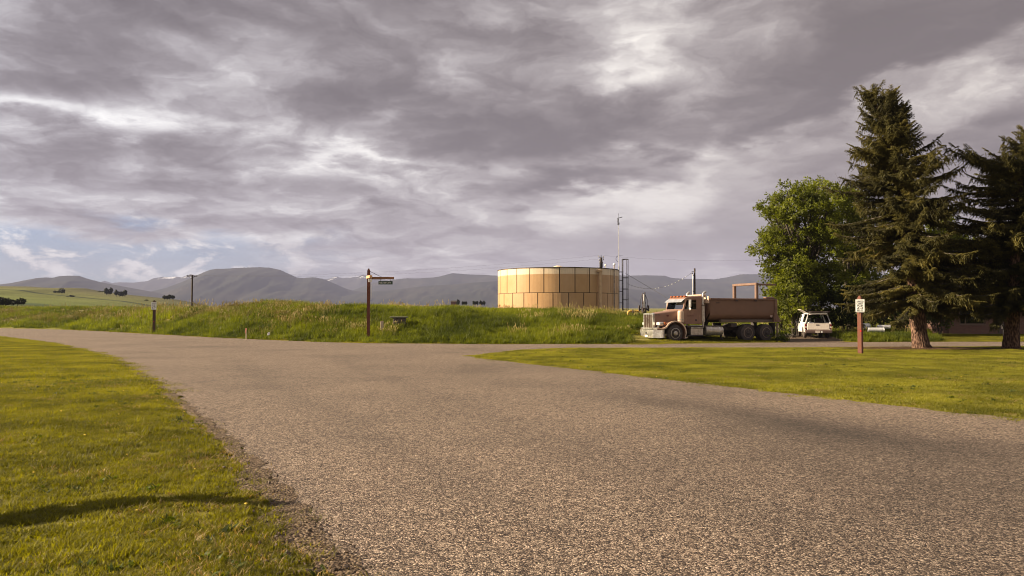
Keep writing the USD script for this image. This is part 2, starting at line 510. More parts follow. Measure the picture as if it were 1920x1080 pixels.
def gravel_material():
    g = G()
    pos = g.add('geometry', 'position')
    v = g.add('voronoi_texture', 'color', {'vector': pos}, scale=45.0).split('.')[0]
    s = g.add('separate_color', 'r', {'color': v + '.color'})
    n = g.noise(pos, 2.5, 6, 0.65)
    f = g.m('add', g.m('multiply', s, 0.6), g.m('multiply', n, 0.4))
    c = g.ramp(f, [(0.15, (0.028, 0.018, 0.011)), (0.5, (0.085, 0.056, 0.035)), (0.85, (0.21, 0.155, 0.105))])
    b = g.add('bump', 'normal', {'height': g.m('multiply', v + '.distance', -1.0)}, strength=1.0, distance=0.02)
    return g.done('gravel', surface=g.add('principled_bsdf', 'BSDF', {'base_color': c, 'normal': b}, roughness=0.95, specular_ior_level=0.2))


def mountain_material(name, snow):
    g = G()
    pos = g.add('geometry', 'position')
    n = g.noise(pos, 0.0022, 9, 0.62, 0.3)
    n2 = g.noise(pos, 0.012, 6, 0.65)
    f = g.m('add', g.m('multiply', n, 0.75), g.m('multiply', n2, 0.25))
    c = g.ramp(f, [(0.36, (0.010, 0.013, 0.009)), (0.5, (0.020, 0.022, 0.015)), (0.6, (0.032, 0.030, 0.021)), (0.72, (0.048, 0.043, 0.031))])  # tones darkened to stand in for cloud shade on the range
    if snow:
        z = g.add('separate_xyz', 'z', {'vector': pos})
        k = g.m('add', g.m('multiply', z, 1 / 900.0), g.m('multiply', g.noise(pos, 0.004, 8, 0.7, 0.5), 0.9))
        c = g.mix(g.range(k, snow, snow + 0.05, 0, 0.9), c, (0.75, 0.76, 0.8))
    return g.done(name, surface=g.add('principled_bsdf', 'BSDF', {'base_color': c}, roughness=0.95, specular_ior_level=0.05))


def field_material():
    """Far grassland in strips of different crops, divided by thin hedge lines."""
    g = G()
    pos = g.add('geometry', 'position')
    xyz = g.add('separate_xyz', 'x', {'vector': pos}).split('.')[0]
    wob = g.m('multiply', g.m('subtract', g.noise(pos, 0.004, 5, 0.55), 0.5), 90.0)
    d = g.m('add', g.m('add', xyz + '.y', g.m('multiply', xyz + '.x', 0.10)), wob)
    t = g.m('multiply', g.m('subtract', d, 170.0), 1 / 800.0)
    c = g.ramp(t, [(0.0, (0.13, 0.12, 0.035)), (0.055, (0.17, 0.15, 0.055)), (0.075, (0.045, 0.06, 0.022)), (0.15, (0.05, 0.07, 0.025)), (0.21, (0.055, 0.072, 0.026)), (0.225, (0.10, 0.12, 0.03)), (0.45, (0.115, 0.125, 0.035)),
                    (0.49, (0.10, 0.11, 0.032)), (0.495, (0.035, 0.042, 0.02)), (0.515, (0.035, 0.042, 0.02)), (0.52, (0.12, 0.125, 0.04)), (0.8, (0.105, 0.10, 0.04)), (1.0, (0.075, 0.07, 0.035))])
    c = g.mix(1.0, c, g.ramp(g.noise(pos, 0.03, 7, 0.65), [(0.3, (0.8, 0.8, 0.8)), (0.7, (1.2, 1.2, 1.2))]), 'multiply')
    return g.done('fields', surface=g.add('principled_bsdf', 'BSDF', {'base_color': c}, roughness=0.95, specular_ior_level=0.05))


def bark_material(name, col, lit):
    g = G()
    co = g.add('texture_coordinate', 'object')
    mp = g.add('mapping', 'vector', {'vector': co}, scale=(1.0, 1.0, 0.35))
    v = g.add('voronoi_texture', 'distance', {'vector': mp}, scale=17.0)
    n = g.noise(co, 9.0, 7, 0.7)
    f = g.m('add', g.m('multiply', v, 0.7), g.m('multiply', n, 0.6))
    c = g.ramp(f, [(0.3, tuple(x * 0.45 for x in col)), (0.6, col), (0.9, lit)])
    b = g.add('bump', 'normal', {'height': f}, strength=1.0, distance=0.04)
    return g.done(name, surface=g.add('principled_bsdf', 'BSDF', {'base_color': c, 'normal': b}, roughness=0.95, specular_ior_level=0.1))


ASPHALT, SOIL, GRAVEL, FIELDS = asphalt_material(), soil_material(), gravel_material(), field_material()
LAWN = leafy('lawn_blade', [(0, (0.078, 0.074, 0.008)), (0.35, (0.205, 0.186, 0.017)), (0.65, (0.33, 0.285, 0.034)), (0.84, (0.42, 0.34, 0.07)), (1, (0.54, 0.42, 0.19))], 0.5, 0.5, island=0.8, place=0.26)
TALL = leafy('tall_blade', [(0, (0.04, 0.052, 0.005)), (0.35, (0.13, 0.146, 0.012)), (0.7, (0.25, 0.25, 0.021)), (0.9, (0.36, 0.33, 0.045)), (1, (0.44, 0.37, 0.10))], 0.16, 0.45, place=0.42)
LAWN_LIGHT = leafy('light_lawn_blade', [(0, (0.10, 0.098, 0.014)), (0.35, (0.27, 0.250, 0.036)), (0.65, (0.42, 0.375, 0.07)), (0.84, (0.50, 0.43, 0.12)), (1, (0.60, 0.50, 0.24))], 0.4, 0.5, island=0.8, place=0.3)  # lawn blades again, lighter: the sunlight is put into the colour
SEED = leafy('seed_head', [(0, (0.20, 0.17, 0.04)), (0.5, (0.33, 0.27, 0.09)), (1, (0.46, 0.38, 0.18))], 0.2, 0.25, (0.3, 0.24, 0.1))
LEAF = leafy('broad_leaf', [(0, (0.048, 0.055, 0.007)), (0.4, (0.125, 0.14, 0.013)), (0.75, (0.21, 0.22, 0.022)), (1, (0.29, 0.27, 0.045))], 0.45, 0.48)
SHRUBLEAF = leafy('shrub_leaf', [(0, (0.03, 0.04, 0.008)), (0.45, (0.075, 0.095, 0.016)), (0.8, (0.13, 0.14, 0.03)), (1, (0.21, 0.17, 0.06))], 0.8, 0.4)
FARLEAF = leafy('far_leaf', [(0, (0.012, 0.016, 0.008)), (0.6, (0.03, 0.036, 0.014)), (1, (0.06, 0.06, 0.025))], 0.05, 0.15)
NEEDLE = leafy('spruce_needle', [(0, (0.034, 0.031, 0.009)), (0.4, (0.095, 0.083, 0.018)), (0.7, (0.18, 0.145, 0.03)), (0.88, (0.27, 0.185, 0.045)), (1, (0.31, 0.14, 0.045))], 0.55, 0.25, (0.25, 0.2, 0.03), 0.5)
BARK = bark_material('spruce_bark', (0.062, 0.036, 0.025), (0.19, 0.115, 0.078))
GREYBARK = bark_material('grey_bark', (0.06, 0.05, 0.04), (0.14, 0.115, 0.09))
DRY = leafy('dry_blade', [(0, (0.16, 0.12, 0.04)), (0.5, (0.34, 0.26, 0.10)), (1, (0.52, 0.42, 0.2))], 1.2, 0.3, (0.28, 0.22, 0.1))
LITTER = leafy('needle_litter', [(0, (0.06, 0.035, 0.02)), (0.6, (0.16, 0.095, 0.05)), (1, (0.28, 0.19, 0.11))], 1.0, 0.05)
STONE = leafy('road_chip', [(0, (0.045, 0.030, 0.019)), (0.6, (0.155, 0.110, 0.072)), (1, (0.36, 0.285, 0.205))], 3.0, 0.0, island=0.7)

# ------------------------------------------------------------------ terrain
FAR_EDGE = np.array([ground_at(*p) for p in ((-260, 607), (-120, 611), (0, 615), (100, 617), (200, 621.5), (300, 627), (400, 632.5), (500, 637), (600, 641), (690, 643.5), (900, 645), (1200, 645), (1330, 643.5), (1450, 642), (1600, 641.3), (1900, 640.5), (2300, 640))])
LEFT_EDGE = np.array([ground_at(*p) for p in ((-150, 626.5), (0, 631), (90, 642), (150, 655), (200, 666), (250, 692), (300, 725), (350, 760), (400, 802), (450, 845), (500, 890), (550, 945), (600, 1000), (650, 1070))])
TIP = np.array([ground_at(*p) for p in ((2600, 649), (1900, 650), (1600, 651.5), (1450, 652.5), (1250, 652.5), (1050, 653.5), (970, 657), (880, 667.5), (905, 672), (1000, 683), (1250, 712), (1500, 740), (1920, 787))])
left_line = np.vstack([LEFT_EDGE, [[1.2, 0.0], [4.8, -9.0], [14.0, -40.0]]])
tip_line = np.vstack([TIP, [[10.4, 8.0], [14.5, 0.0], [22.0, -14.0], [34.0, -40.0]]])
road_poly = sg.Polygon(np.vstack([FAR_EDGE, tip_line, left_line[::-1]])).buffer(0)
left_lawn_poly = sg.Polygon(np.vstack([left_line, [[-40, -40], [-160, -40], [-160, left_line[0][1]]]])).buffer(0)
right_lawn_poly = sg.Polygon(np.vstack([tip_line, [[120, -40], [120, tip_line[0][1]]]])).buffer(0)

PXS = np.array([-260, 0, 150, 300, 350, 430, 500, 560, 640, 800, 900, 1050, 1150, 1200, 1260, 1330, 1400, 1500, 2400])
CREST = np.array([3.0, 2.8, 2.45, 1.9, 1.75, 1.85, 2.35, 2.25, 2.05, 1.85, 1.68, 1.6, 1.4, 1.15, 0.85, 0.4, 0.12, 0.1, 0.1])
WIDTH = np.array([48, 45, 38, 25, 20, 16, 14, 14, 13, 13, 13, 13, 13, 12, 11, 8, 8, 8, 8])
UX = (PXS - 960) / FPX
EDGE_U = FAR_EDGE[:, 0] / FAR_EDGE[:, 1]


def smooth(t):
    t = np.clip(t, 0, 1)
    return t * t * (3 - 2 * t)


def terrain(x, y):
    x, y = np.asarray(x, float), np.asarray(y, float)
    yy = np.maximum(y, 1.0)
    u = x / yy
    e = np.interp(u, EDGE_U, FAR_EDGE[:, 1])
    h, w = np.interp(u, UX, CREST), np.interp(u, UX, WIDTH)
    t = (y - e - 0.5) / w
    rise = h * smooth(np.clip(t, 0, 1) ** 0.85)
    bumps = (meshkit.fbm(np.stack([x * 0.12, y * 0.12, 0 * x], -1), 4, 3) - 0.5) * 0.75 * np.clip(t * 2.5, 0, 1) * np.clip(h, 0.15, 1)
    fade = 1 - smooth((y - e - w - 70) / 90)
    plain_z = np.clip((y - 100) * 0.01, 0, 40) * smooth((y - 130) / 200)
    berm = np.maximum((rise + bumps) * fade, plain_z * (t > 0))
    lawn = (meshkit.fbm(np.stack([x * 0.25, y * 0.25, 0 * x + 5], -1), 3, 9) - 0.4) * 0.05
    p = shapely.points(x.ravel(), y.ravel())
    near = np.full(x.size, 9.0)
    m = (y.ravel() < 140) & (np.abs(x.ravel()) < 130)
    near[m] = shapely.distance(road_poly, p[m])
    near = near.reshape(x.shape)
    lawn = lawn * smooth((near - 0.3) / 2.0)
    return -0.03 + 0.05 * smooth((near - 0.1) / 0.7) + np.where(t > 0, berm, lawn * (np.abs(x) < 120))


def axis_steps(lo, near_lo, near_hi, hi, step, grow):
    a = list(np.arange(near_lo, near_hi + 1e-6, step))
    s, v = step, near_hi
    while v < hi:
        s *= grow
        v += s
        a.append(v)
    s, v, b = step, near_lo, []
    while v > lo:
        s *= grow
        v -= s
        b.append(v)
    return np.array(b[::-1] + a)


gx, gy = axis_steps(-9000, -46, 34, 9000, 0.5, 1.13), axis_steps(-300, 3, 76, 9000, 0.5, 1.12)
GX, GY = np.meshgrid(gx, gy)
GZ = terrain(GX, GY)


def grid_mesh(X, Y, Z):
    r, c = X.shape
    i = np.arange(r * c).reshape(r, c)
    f = np.stack([i[:-1, :-1], i[:-1, 1:], i[1:, 1:], i[1:, :-1]], -1).reshape(-1, 4)
    return np.stack([X.ravel(), Y.ravel(), Z.ravel()], 1), f


obj('ground', grid_mesh(GX, GY, GZ), SOIL, smooth=True, kind='structure')

# the road: one sheet with a ragged edge, and a thin crack
def ragged(poly, amount, seed, step=0.25):
    ring = shapely.segmentize(poly.exterior, step)
    c = np.array(ring.coords)
    k = (meshkit.fbm(np.stack([c[:, 0] * 1.3, c[:, 1] * 1.3, 0 * c[:, 0]], -1), 4, seed)[:, None] - 0.5)
    k2 = (meshkit.fbm(np.stack([c[:, 0] * 1.3, c[:, 1] * 1.3, 7 + 0 * c[:, 0]], -1), 4, seed + 3)[:, None] - 0.5)
    far = np.clip(np.hypot(c[:, 0], c[:, 1])[:, None], 0, 200) < 70
    return sg.Polygon(c + np.hstack([k, k2]) * amount * far).buffer(0)


def sheet(poly, z):
    v, f = [], []
    n = 0
    for g in getattr(poly, 'geoms', [poly]):
        a, b = trimesh.creation.triangulate_polygon(g, engine='earcut')
        v.append(np.column_stack([a, np.full(len(a), z)]))
        f.append(np.asarray(b) + n)
        n += len(a)
    v, f = np.vstack(v), np.vstack(f)
    nz = np.cross(v[f[:, 1]] - v[f[:, 0]], v[f[:, 2]] - v[f[:, 0]])[:, 2]
    f[nz < 0] = f[nz < 0][:, ::-1]
    return v, f


road = thing('road', None, None, kind='structure')
obj('surface', sheet(ragged(road_poly, 0.42, 2), 0.0), ASPHALT, road)
tar = plain('tar', (0.035, 0.028, 0.024), 0.8)
def strip_mesh(pts, w, z):
    pts = np.asarray(pts, float)
    k = np.linspace(0, 1, 40)
    s = np.interp(k, np.linspace(0, 1, len(pts)), pts[:, 0]), np.interp(k, np.linspace(0, 1, len(pts)), pts[:, 1])
    p = np.stack(s, 1) + (meshkit.fbm(np.stack([k * 12, 0 * k, 0 * k], 1), 3, 4)[:, None] - 0.5) * 0.18
    t = np.gradient(p, axis=0)
    nrm = np.stack([-t[:, 1], t[:, 0]], 1) / np.linalg.norm(t, axis=1, keepdims=True)
    ww = (w * (0.4 + meshkit.noise(np.stack([k * 17, 0 * k, 0 * k], 1), 5)) * np.sin(np.pi * np.clip(k, 0.02, 0.98)) ** 0.4)[:, None]
    v = np.vstack([np.column_stack([p + nrm * ww / 2, np.full(40, z)]), np.column_stack([p - nrm * ww / 2, np.full(40, z)])])
    f = [[i, i + 40, i + 41, i + 1] for i in range(39)]
    return v, np.array(f)
obj('crack', strip_mesh([ground_at(322, 721), ground_at(375, 717), ground_at(442, 709)], 0.055, 0.004), tar, road)
obj('crack', strip_mesh([ground_at(640, 690), ground_at(760, 697), ground_at(850, 694)], 0.035, 0.004), tar, road)
obj('crack', strip_mesh([ground_at(1120, 700), ground_at(1190, 716), ground_at(1330, 726)], 0.03, 0.004), tar, road)
obj('crack', strip_mesh([ground_at(300, 650), ground_at(345, 650.5)], 0.05, 0.004), tar, road)
obj('crack', strip_mesh([ground_at(100, 640.5), ground_at(150, 640), ground_at(225, 638)], 0.07, 0.004), tar, road)

def shoulder_strip():
    line = sg.LineString(left_line[(left_line[:, 1] > -12) & (left_line[:, 1] < 60)])
    n = int(line.length / 0.09)
    p = np.array([line.interpolate(k * 0.09).coords[0] for k in range(n)])
    t = np.gradient(p, axis=0)
    side = np.stack([t[:, 1], -t[:, 0]], 1) / np.linalg.norm(t, axis=1, keepdims=True)
    if not left_lawn_poly.contains(sg.Point(*(p[n // 2] + side[n // 2]))):
        side = -side
    k = np.arange(n) * 0.09
    w = 0.04 + 0.22 * np.clip(meshkit.fbm(np.stack([k * 0.75, 0 * k, 0 * k], 1), 4, 17) - 0.28, 0, 1) ** 1.1 + 0.10 * meshkit.noise(np.stack([k * 6, 0 * k, 0 * k], 1), 4)
    for bump_at, more in ((ground_at(560, 985), 0.34), (ground_at(490, 900), 0.26)):
        w += more * np.exp(-((np.linalg.norm(p - bump_at, axis=1)) / 0.55) ** 2)
    inner = 0.05 - 0.22 * meshkit.fbm(np.stack([k * 4.5, 0 * k + 9, 0 * k], 1), 3, 3)
    X, Y, Z = [], [], []
    for c in np.linspace(0, 1, 8):
        q = p + side * (inner * (1 - c) + w * c)[:, None]
        X.append(q[:, 0]), Y.append(q[:, 1])
        Z.append(np.maximum(terrain(q[:, 0], q[:, 1]), 0.0) + (0.007 if 0 < c < 1 else 0.004 if c == 0 else -0.012))
    v, f = grid_mesh(np.array(X), np.array(Y), np.array(Z))
    nz_ = np.cross(v[f[:, 1]] - v[f[:, 0]], v[f[:, 2]] - v[f[:, 0]])[:, 2].mean()
    return v, f if nz_ > 0 else f[:, ::-1]


obj('gravel_shoulder', shoulder_strip(), GRAVEL, smooth=True, kind='structure')
drive_poly = sg.Polygon([ground_at(*p) for p in ((1440, 642.5), (1475, 634.5), (1500, 631), (1560, 632), (1590, 641.8))])
X_, Y_ = np.meshgrid(np.arange(14, 32, 0.2), np.arange(48, 64, 0.2))
v_, f_ = grid_mesh(X_, Y_, np.maximum(terrain(X_, Y_), 0.0) + 0.014)
mid_ = v_[f_].mean(1)
f_ = f_[shapely.contains_xy(ragged(drive_poly, 0.8, 5), mid_[:, 0], mid_[:, 1])]
keep_, inv_ = np.unique(f_, return_inverse=True)
obj('gravel_drive', (v_[keep_], inv_.reshape(f_.shape)), GRAVEL, smooth=True, kind='structure')

# ------------------------------------------------------------------ hills with fields, mountains
def ridge(name, pts, y0, y1, y2, mat, rough, seed, columns=500, rows=26, base=0.0):
    """A range whose skyline, seen from the road, passes through the points pts; it rises from y0 to its crest at y1 and falls to y2."""
    p = np.array(pts, float)
    px = np.linspace(p[0, 0], p[-1, 0], columns)
    u = (px - 960) / FPX
    top = np.array([at(a, b, y1)[2] for a, b in zip(px, np.interp(px, p[:, 0], p[:, 1]))])
    X, Y, Z = [], [], []
    for k, t in enumerate(np.concatenate([np.linspace(0, 1, rows), np.linspace(1, 0, 8)[1:]])):
        back = k >= rows
        y = y1 + (1 - t) * (y2 - y1) if back else y0 + t * (y1 - y0)
        x = u * (y1 * 0.25 + y * 0.75) if not back else u * y
        sc = 4.2 / (y1 - y0)
        n = meshkit.fbm(np.stack([x * sc, np.full_like(x, y * sc * 0.45), 0 * x], -1), 5, seed) - 0.5
        n2 = np.abs(meshkit.fbm(np.stack([x * sc * 2.1 + 3, np.full_like(x, y * sc * 0.35), 0 * x + 4], -1), 4, seed + 5) - 0.5)
        z = base + (top - base) * t ** (0.8 if not back else 1) + (n * 0.9 - n2 * 1.2) * rough * np.maximum(top, 1) * (4 * t * (1 - t)) ** 0.7
        X.append(x), Y.append(np.full_like(x, y)), Z.append(z)
    obj(name, grid_mesh(np.array(X), np.array(Y), np.array(Z) - (0.0 if name != 'hills' else 0.0)), mat, smooth=True, kind='structure')


M_NEAR, M_SNOW = mountain_material('mountain', None), mountain_material('snow_mountain', 1.10)
ridge('mountain_range', [(-700, 545), (-300, 528), (-120, 536), (0, 533), (18, 531), (66, 521.6), (85, 520), (99, 520.7), (108, 518), (124, 517), (147, 517), (163, 522.5), (188, 529), (230, 537), (290, 548), (330, 556), (420, 580)], 4200, 6000, 8000, M_NEAR, 0.30, 21)
ridge('mountain_range', [(120, 575), (260, 552), (310, 540), (340, 529), (368, 516), (393, 505.7), (406, 504), (420, 504), (440, 502.6), (458, 501.7), (487, 500.8), (505, 502), (525, 506), (540, 513), (557, 520.6), (570, 521.4), (587, 519.7), (604, 522.6), (613, 525.6), (630, 533), (648, 541), (662, 545), (720, 553), (790, 562), (900, 585)], 5000, 7000, 9500, M_NEAR, 0.26, 33)
ridge('mountain_range', [(560, 580), (640, 556), (690, 547), (740, 543), (800, 536), (850, 533), (900, 529), (934, 527), (980, 524), (1050, 531), (1100, 527), (1170, 540), (1260, 552), (1400, 570), (1500, 585)], 4600, 6300, 8000, M_NEAR, 0.3, 37)
ridge('mountain_range', [(600, 570), (660, 545), (700, 530), (744, 523.5), (764, 521.5), (779, 522), (808, 520.6), (823, 518.6), (849, 512), (881, 514.8), (913, 515.7), (934, 517), (1000, 520), (1060, 514), (1120, 513), (1180, 517), (1210, 516), (1248, 517), (1259, 521), (1290, 523), (1322, 523), (1340, 523.6), (1369, 519), (1391, 514), (1430, 514), (1500, 519), (1600, 512), (1750, 517), (1900, 510), (2100, 516), (2600, 525), (3200, 540)], 6000, 8200, 11000, M_NEAR, 0.24, 45, 700)
ridge('mountain_range', [(-400, 545), (100, 540), (185, 530), (195, 526.5), (206, 529.5), (209, 531), (223, 529), (248, 530), (276, 527), (287, 521.6), (305, 519), (324, 520), (328, 518.6), (340, 520), (357, 513.6), (368, 516.5), (400, 522), (500, 530), (600, 525), (616, 522.6), (630, 518.6), (642, 521.5), (653, 520.6), (671, 518.6), (680, 514.8), (692, 518), (706, 522.6), (730, 526), (800, 534), (1000, 545)], 8500, 11500, 14500, M_SNOW, 0.30, 57, 700)
ridge('hills', [(-1400, 536), (-600, 530), (-200, 534), (0, 536.5), (50, 537), (84, 539.4), (100, 540), (130, 539.7), (160, 540.5), (168, 542), (190, 546.5), (240, 552.5), (290, 557.5), (330, 561.5), (360, 567), (420, 580), (500, 594), (600, 600)], 190, 980, 1500, FIELDS, 0.05, 61, 400, 40, 1.0)
haze = G()
haze_vol = haze.add('principled_volume', 'volume', color=(0.37, 0.395, 0.585), density=HAZE, anisotropy=0.0)
hz = trimesh.creation.box([34000, 17000, 1002.5])
obj('haze', (np.array(hz.vertices) + (0, 17000 / 2 - 1500, 1002.5 / 2 - 1.5), np.array(hz.faces)), haze.done('haze', volume=haze_vol), label='thin bluish air between the road and the mountains', category='haze', kind='stuff')

# ------------------------------------------------------------------ grass
def blades(n, size, h0, h1, w, bend, seed, seg=2, clump=0):
    """A square tuft of n blades; every blade is one island of a few triangles."""
    r = np.random.default_rng(seed)
    if clump:
        c = r.uniform(-size / 2, size / 2, (clump, 2))
        xy = c[r.integers(0, clump, n)] + r.normal(0, size * 0.09, (n, 2))
    else:
        xy = r.uniform(-size / 2, size / 2, (n, 2))
    a = r.uniform(0, 2 * np.pi, n)
    h = r.uniform(h0, h1, n)
    lean = r.uniform(0.15, 1.0, n) * bend * h
    d = np.stack([np.cos(a), np.sin(a)], 1)
    s = np.stack([-np.sin(a + r.normal(0, 0.5, n)), np.cos(a)], 1)
    ww = w * r.uniform(0.6, 1.3, n)
    v, f = [], []
    for k in range(seg):
        t = k / seg
        c = xy + d * (lean * t ** 1.8)[:, None]
        z = h * t * (1 - 0.15 * bend * t)
        for sg_ in (-1, 1):
            v.append(np.column_stack([c + sg_ * s * (ww * (1 - t * 0.6) / 2)[:, None], z]))
    v.append(np.column_stack([xy + d * lean[:, None], h * (1 - 0.15 * bend)]))
    V = np.stack(v, 1)
    m = V.shape[1]
    base = (np.arange(n) * m)[:, None]
    for k in range(seg - 1):
        f += [base + [2 * k, 2 * k + 1, 2 * k + 3], base + [2 * k, 2 * k + 3, 2 * k + 2]]
    f.append(base + [2 * seg - 2, 2 * seg - 1, 2 * seg])
    return V.reshape(-1, 3), np.vstack(f)


def heads(n, size, h0, h1, seed):
    """Thin stalks that carry a feathery seed head."""
    r = np.random.default_rng(seed)
    b = MB()
    for _ in range(n):
        x, y = r.uniform(-size / 2, size / 2, 2)
        h, a = r.uniform(h0, h1), r.uniform(0, 6.3)
        l = r.uniform(0.05, 0.25) * h
        p = np.array([[x, y, 0], [x + l * 0.3 * np.cos(a), y + l * 0.3 * np.sin(a), h * 0.6], [x + l * np.cos(a), y + l * np.sin(a), h]])
        b.add(*tube(p, [0.005, 0.004, 0.003], 3, False))
        q = p[2] - p[1]
        q /= np.linalg.norm(q)
        hl = r.uniform(0.10, 0.2)
        b.add(*tube([p[2] - q * 0.02, p[2] + q * hl * 0.4, p[2] + q * hl], [0.004, 0.017, 0.003], 4, False))
    return b.get()


def fill(poly, step, y_lo, y_hi, seed, jitter=0.5, margin=8.0, edge=0.0):
    """Points on a jittered grid inside a polygon, only where the lens could see them (and a little beyond)."""
    r = np.random.default_rng(seed)
    x0, y0, x1, y1 = poly.bounds
    y0, y1 = max(y0, y_lo), min(y1, y_hi)
    lim = 0.68 * y1 + margin
    X, Y = np.meshgrid(np.arange(max(x0, -lim), min(x1, lim), step), np.arange(y0, y1, step))
    p = np.stack([X.ravel(), Y.ravel()], 1)
    p += r.uniform(-jitter, jitter, p.shape) * step
    p = p[np.abs(p[:, 0]) < 0.68 * p[:, 1] + margin]
    return p[shapely.contains_xy(poly, p[:, 0], p[:, 1])]


def place(p):
    return np.column_stack([p, terrain(p[:, 0], p[:, 1])])


def roll(n, seed):
    return np.random.default_rng(seed).uniform(0, 2 * np.pi, n)


near_tufts = [(blades(330, 0.42, 0.015, 0.060, 0.0080, 1.3, 100 + k, 2, 9), LAWN, 'tuft') for k in range(5)]
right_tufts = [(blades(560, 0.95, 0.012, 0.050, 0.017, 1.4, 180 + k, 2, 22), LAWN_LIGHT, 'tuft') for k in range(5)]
long_tufts = [(blades(60, 0.24, 0.05, 0.15, 0.008, 1.0, 120 + k, 3), LAWN, 'tuft') for k in range(3)]
mid_tufts = [(blades(560, 0.95, 0.015, 0.060, 0.016, 0.8, 140 + k, 2, 22), LAWN, 'tuft') for k in range(5)]
dry_tufts = [(blades(60, 0.36, 0.015, 0.07, 0.008, 1.8, 160 + k, 2, 6), DRY, 'tuft') for k in range(3)]
left_in, right_in = left_lawn_poly.buffer(-0.03), right_lawn_poly.buffer(-0.03)


def thin(p, seed, keep_edge=None):
    """Bare places, and a ragged rim towards the road."""
    r = np.random.default_rng(seed)
    n = meshkit.fbm(np.stack([p[:, 0] * 0.9, p[:, 1] * 0.9, 0 * p[:, 0] + seed], -1), 4, 31)
    d = shapely.distance(road_poly, shapely.points(p))
    keep = r.random(len(p)) < np.clip(0.3 + d / 0.5 + (n - 0.5) * 2.4, 0.06, 1)
    return p[keep]


def grow(name, areas, label, category, seed):
    top = UsdGeom.Xform.Define(stage, f'/World/{name}').GetPrim()
    tag(top, label, category, None, 'stuff')
    for k, (poly, step, y0, y1, protos, s0, s1) in enumerate(areas):
        p = thin(fill(poly, step, y0, y1, seed + k), seed + k)
        n = len(p)
        h = 0.85 + 0.3 * meshkit.fbm(np.stack([p[:, 0] * 0.7, p[:, 1] * 0.7, 0 * p[:, 0]], -1), 3, seed)
        s = np.random.default_rng(seed + 9 + k).uniform(s0, s1, n)
        scatter(f'/World/{name}/grass' + (f'_{k:03d}' if k else ''), protos, place(p), roll(n, seed + 3 + k), np.stack([s, s, s * h], 1), np.random.default_rng(seed + k).integers(0, len(protos), n), kind='stuff')


grow('mown_grass', [(left_in, 0.21, 3.0, 17, near_tufts, 0.85, 1.2), (left_in, 0.55, 3.0, 16, long_tufts, 0.5, 1.1), (left_in, 0.40, 16.7, 70, mid_tufts, 0.85, 1.25)],
     'short olive and yellow green mown grass left of the road, in the near corner', 'grass', 300)
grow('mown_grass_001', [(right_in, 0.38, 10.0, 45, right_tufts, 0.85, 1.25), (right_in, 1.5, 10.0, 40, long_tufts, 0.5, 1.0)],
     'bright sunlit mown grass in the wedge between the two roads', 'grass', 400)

# broad-leaved weeds in the turf
p = np.vstack([fill(left_in, 0.30, 3.0, 24, 441), fill(right_in, 0.7, 10, 42, 442)])
nz = meshkit.fbm(np.stack([p[:, 0] * 0.4, p[:, 1] * 0.4, 0 * p[:, 0] + 21], -1), 4, 443)
p = p[RNG.random(len(p)) < np.clip((nz - 0.5) * 5, 0.02, 0.8)]
wd = [(blades(16, 0.13, 0.02, 0.055, 0.021, 1.5, 170 + k, 3, 3), SHRUBLEAF, 'weed') for k in range(3)]
scatter('/World/lawn_weeds', wd, place(p) + [0, 0, 0.008], roll(len(p), 444), RNG.uniform(0.7, 1.6, len(p)), RNG.integers(0, 3, len(p)), label='darker broad leaved weeds spread in patches through the mown grass', category='weeds', kind='stuff')

# withered patches, a few dandelions
p = np.vstack([fill(left_in, 0.17, 3.0, 22, 451), fill(right_in, 0.35, 10, 44, 452)])
nz = meshkit.fbm(np.stack([p[:, 0] * 0.55, p[:, 1] * 0.55, 0 * p[:, 0] + 11], -1), 4, 453)
d = shapely.distance(road_poly, shapely.points(p))
k = RNG.random(len(p)) < np.clip((nz - 0.50) * 4.2 + 0.6 * np.exp(-d / 0.45), 0.03, 0.9)
p = p[k]
scatter('/World/dry_grass', dry_tufts, place(p), roll(len(p), 454), RNG.uniform(0.6, 1.3, len(p)), RNG.integers(0, 3, len(p)), label='withered straw coloured tufts scattered through the mown grass', category='grass', kind='stuff')
p = np.vstack([fill(left_in, 0.9, 3.5, 20, 461), fill(right_in, 2.2, 12, 40, 462)])
p = p[RNG.random(len(p)) < 0.22]
fl = lathe([(0.004, 0.0), (0.012, 0.006), (0.010, 0.012), (0.003, 0.014)], 7)
scatter('/World/dandelions', [((fl[0] + [0, 0, 0.055], fl[1]), plain('dandelion', (0.75, 0.52, 0.04), 0.7), 'flower')], place(p), roll(len(p), 463), RNG.uniform(0.7, 1.25, len(p)), label='tiny yellow dandelions dotted over the mown grass', category='flowers', kind='stuff')

# tall wild grass on the bank behind the road, on the field to the left and round the truck
tall_a = [(blades(230, 1.0, 0.30, 0.72, 0.020, 0.55, 500 + k, 3, 10), TALL, 'tall_tuft') for k in range(5)]
tall_b = [(heads(22, 1.1, 0.40, 0.78, 520 + k), SEED, 'seed_tuft') for k in range(4)]
far_t = np.vstack([FAR_EDGE + [0, 0.35], [[110, 52], [110, 62], [60, 62], [60, 128], [-110, 190], [-150, 190]]])
wild_poly = sg.Polygon(far_t).buffer(0).difference(drive_poly.buffer(0.2))
pool = sg.Point(*at(1046.5, 560, 85)[:2]).buffer(6.4)
wild_poly = wild_poly.difference(pool)
truck_ground = sg.Polygon([ground_at(*p) for p in ((1178, 646), (1460, 642.5), (1464, 634.5), (1190, 637.5))])
house_lawn = sg.Polygon([ground_at(1775, 641), ground_at(2300, 640), [70, 66], [33, 66], [31, 60]])
p = fill(wild_poly.difference(truck_ground).difference(house_lawn.buffer(0.5)), 0.52, 40, 78, 61)
q = fill(wild_poly.difference(house_lawn.buffer(0.5)), 1.05, 78, 190, 62)
p = np.vstack([p, q])
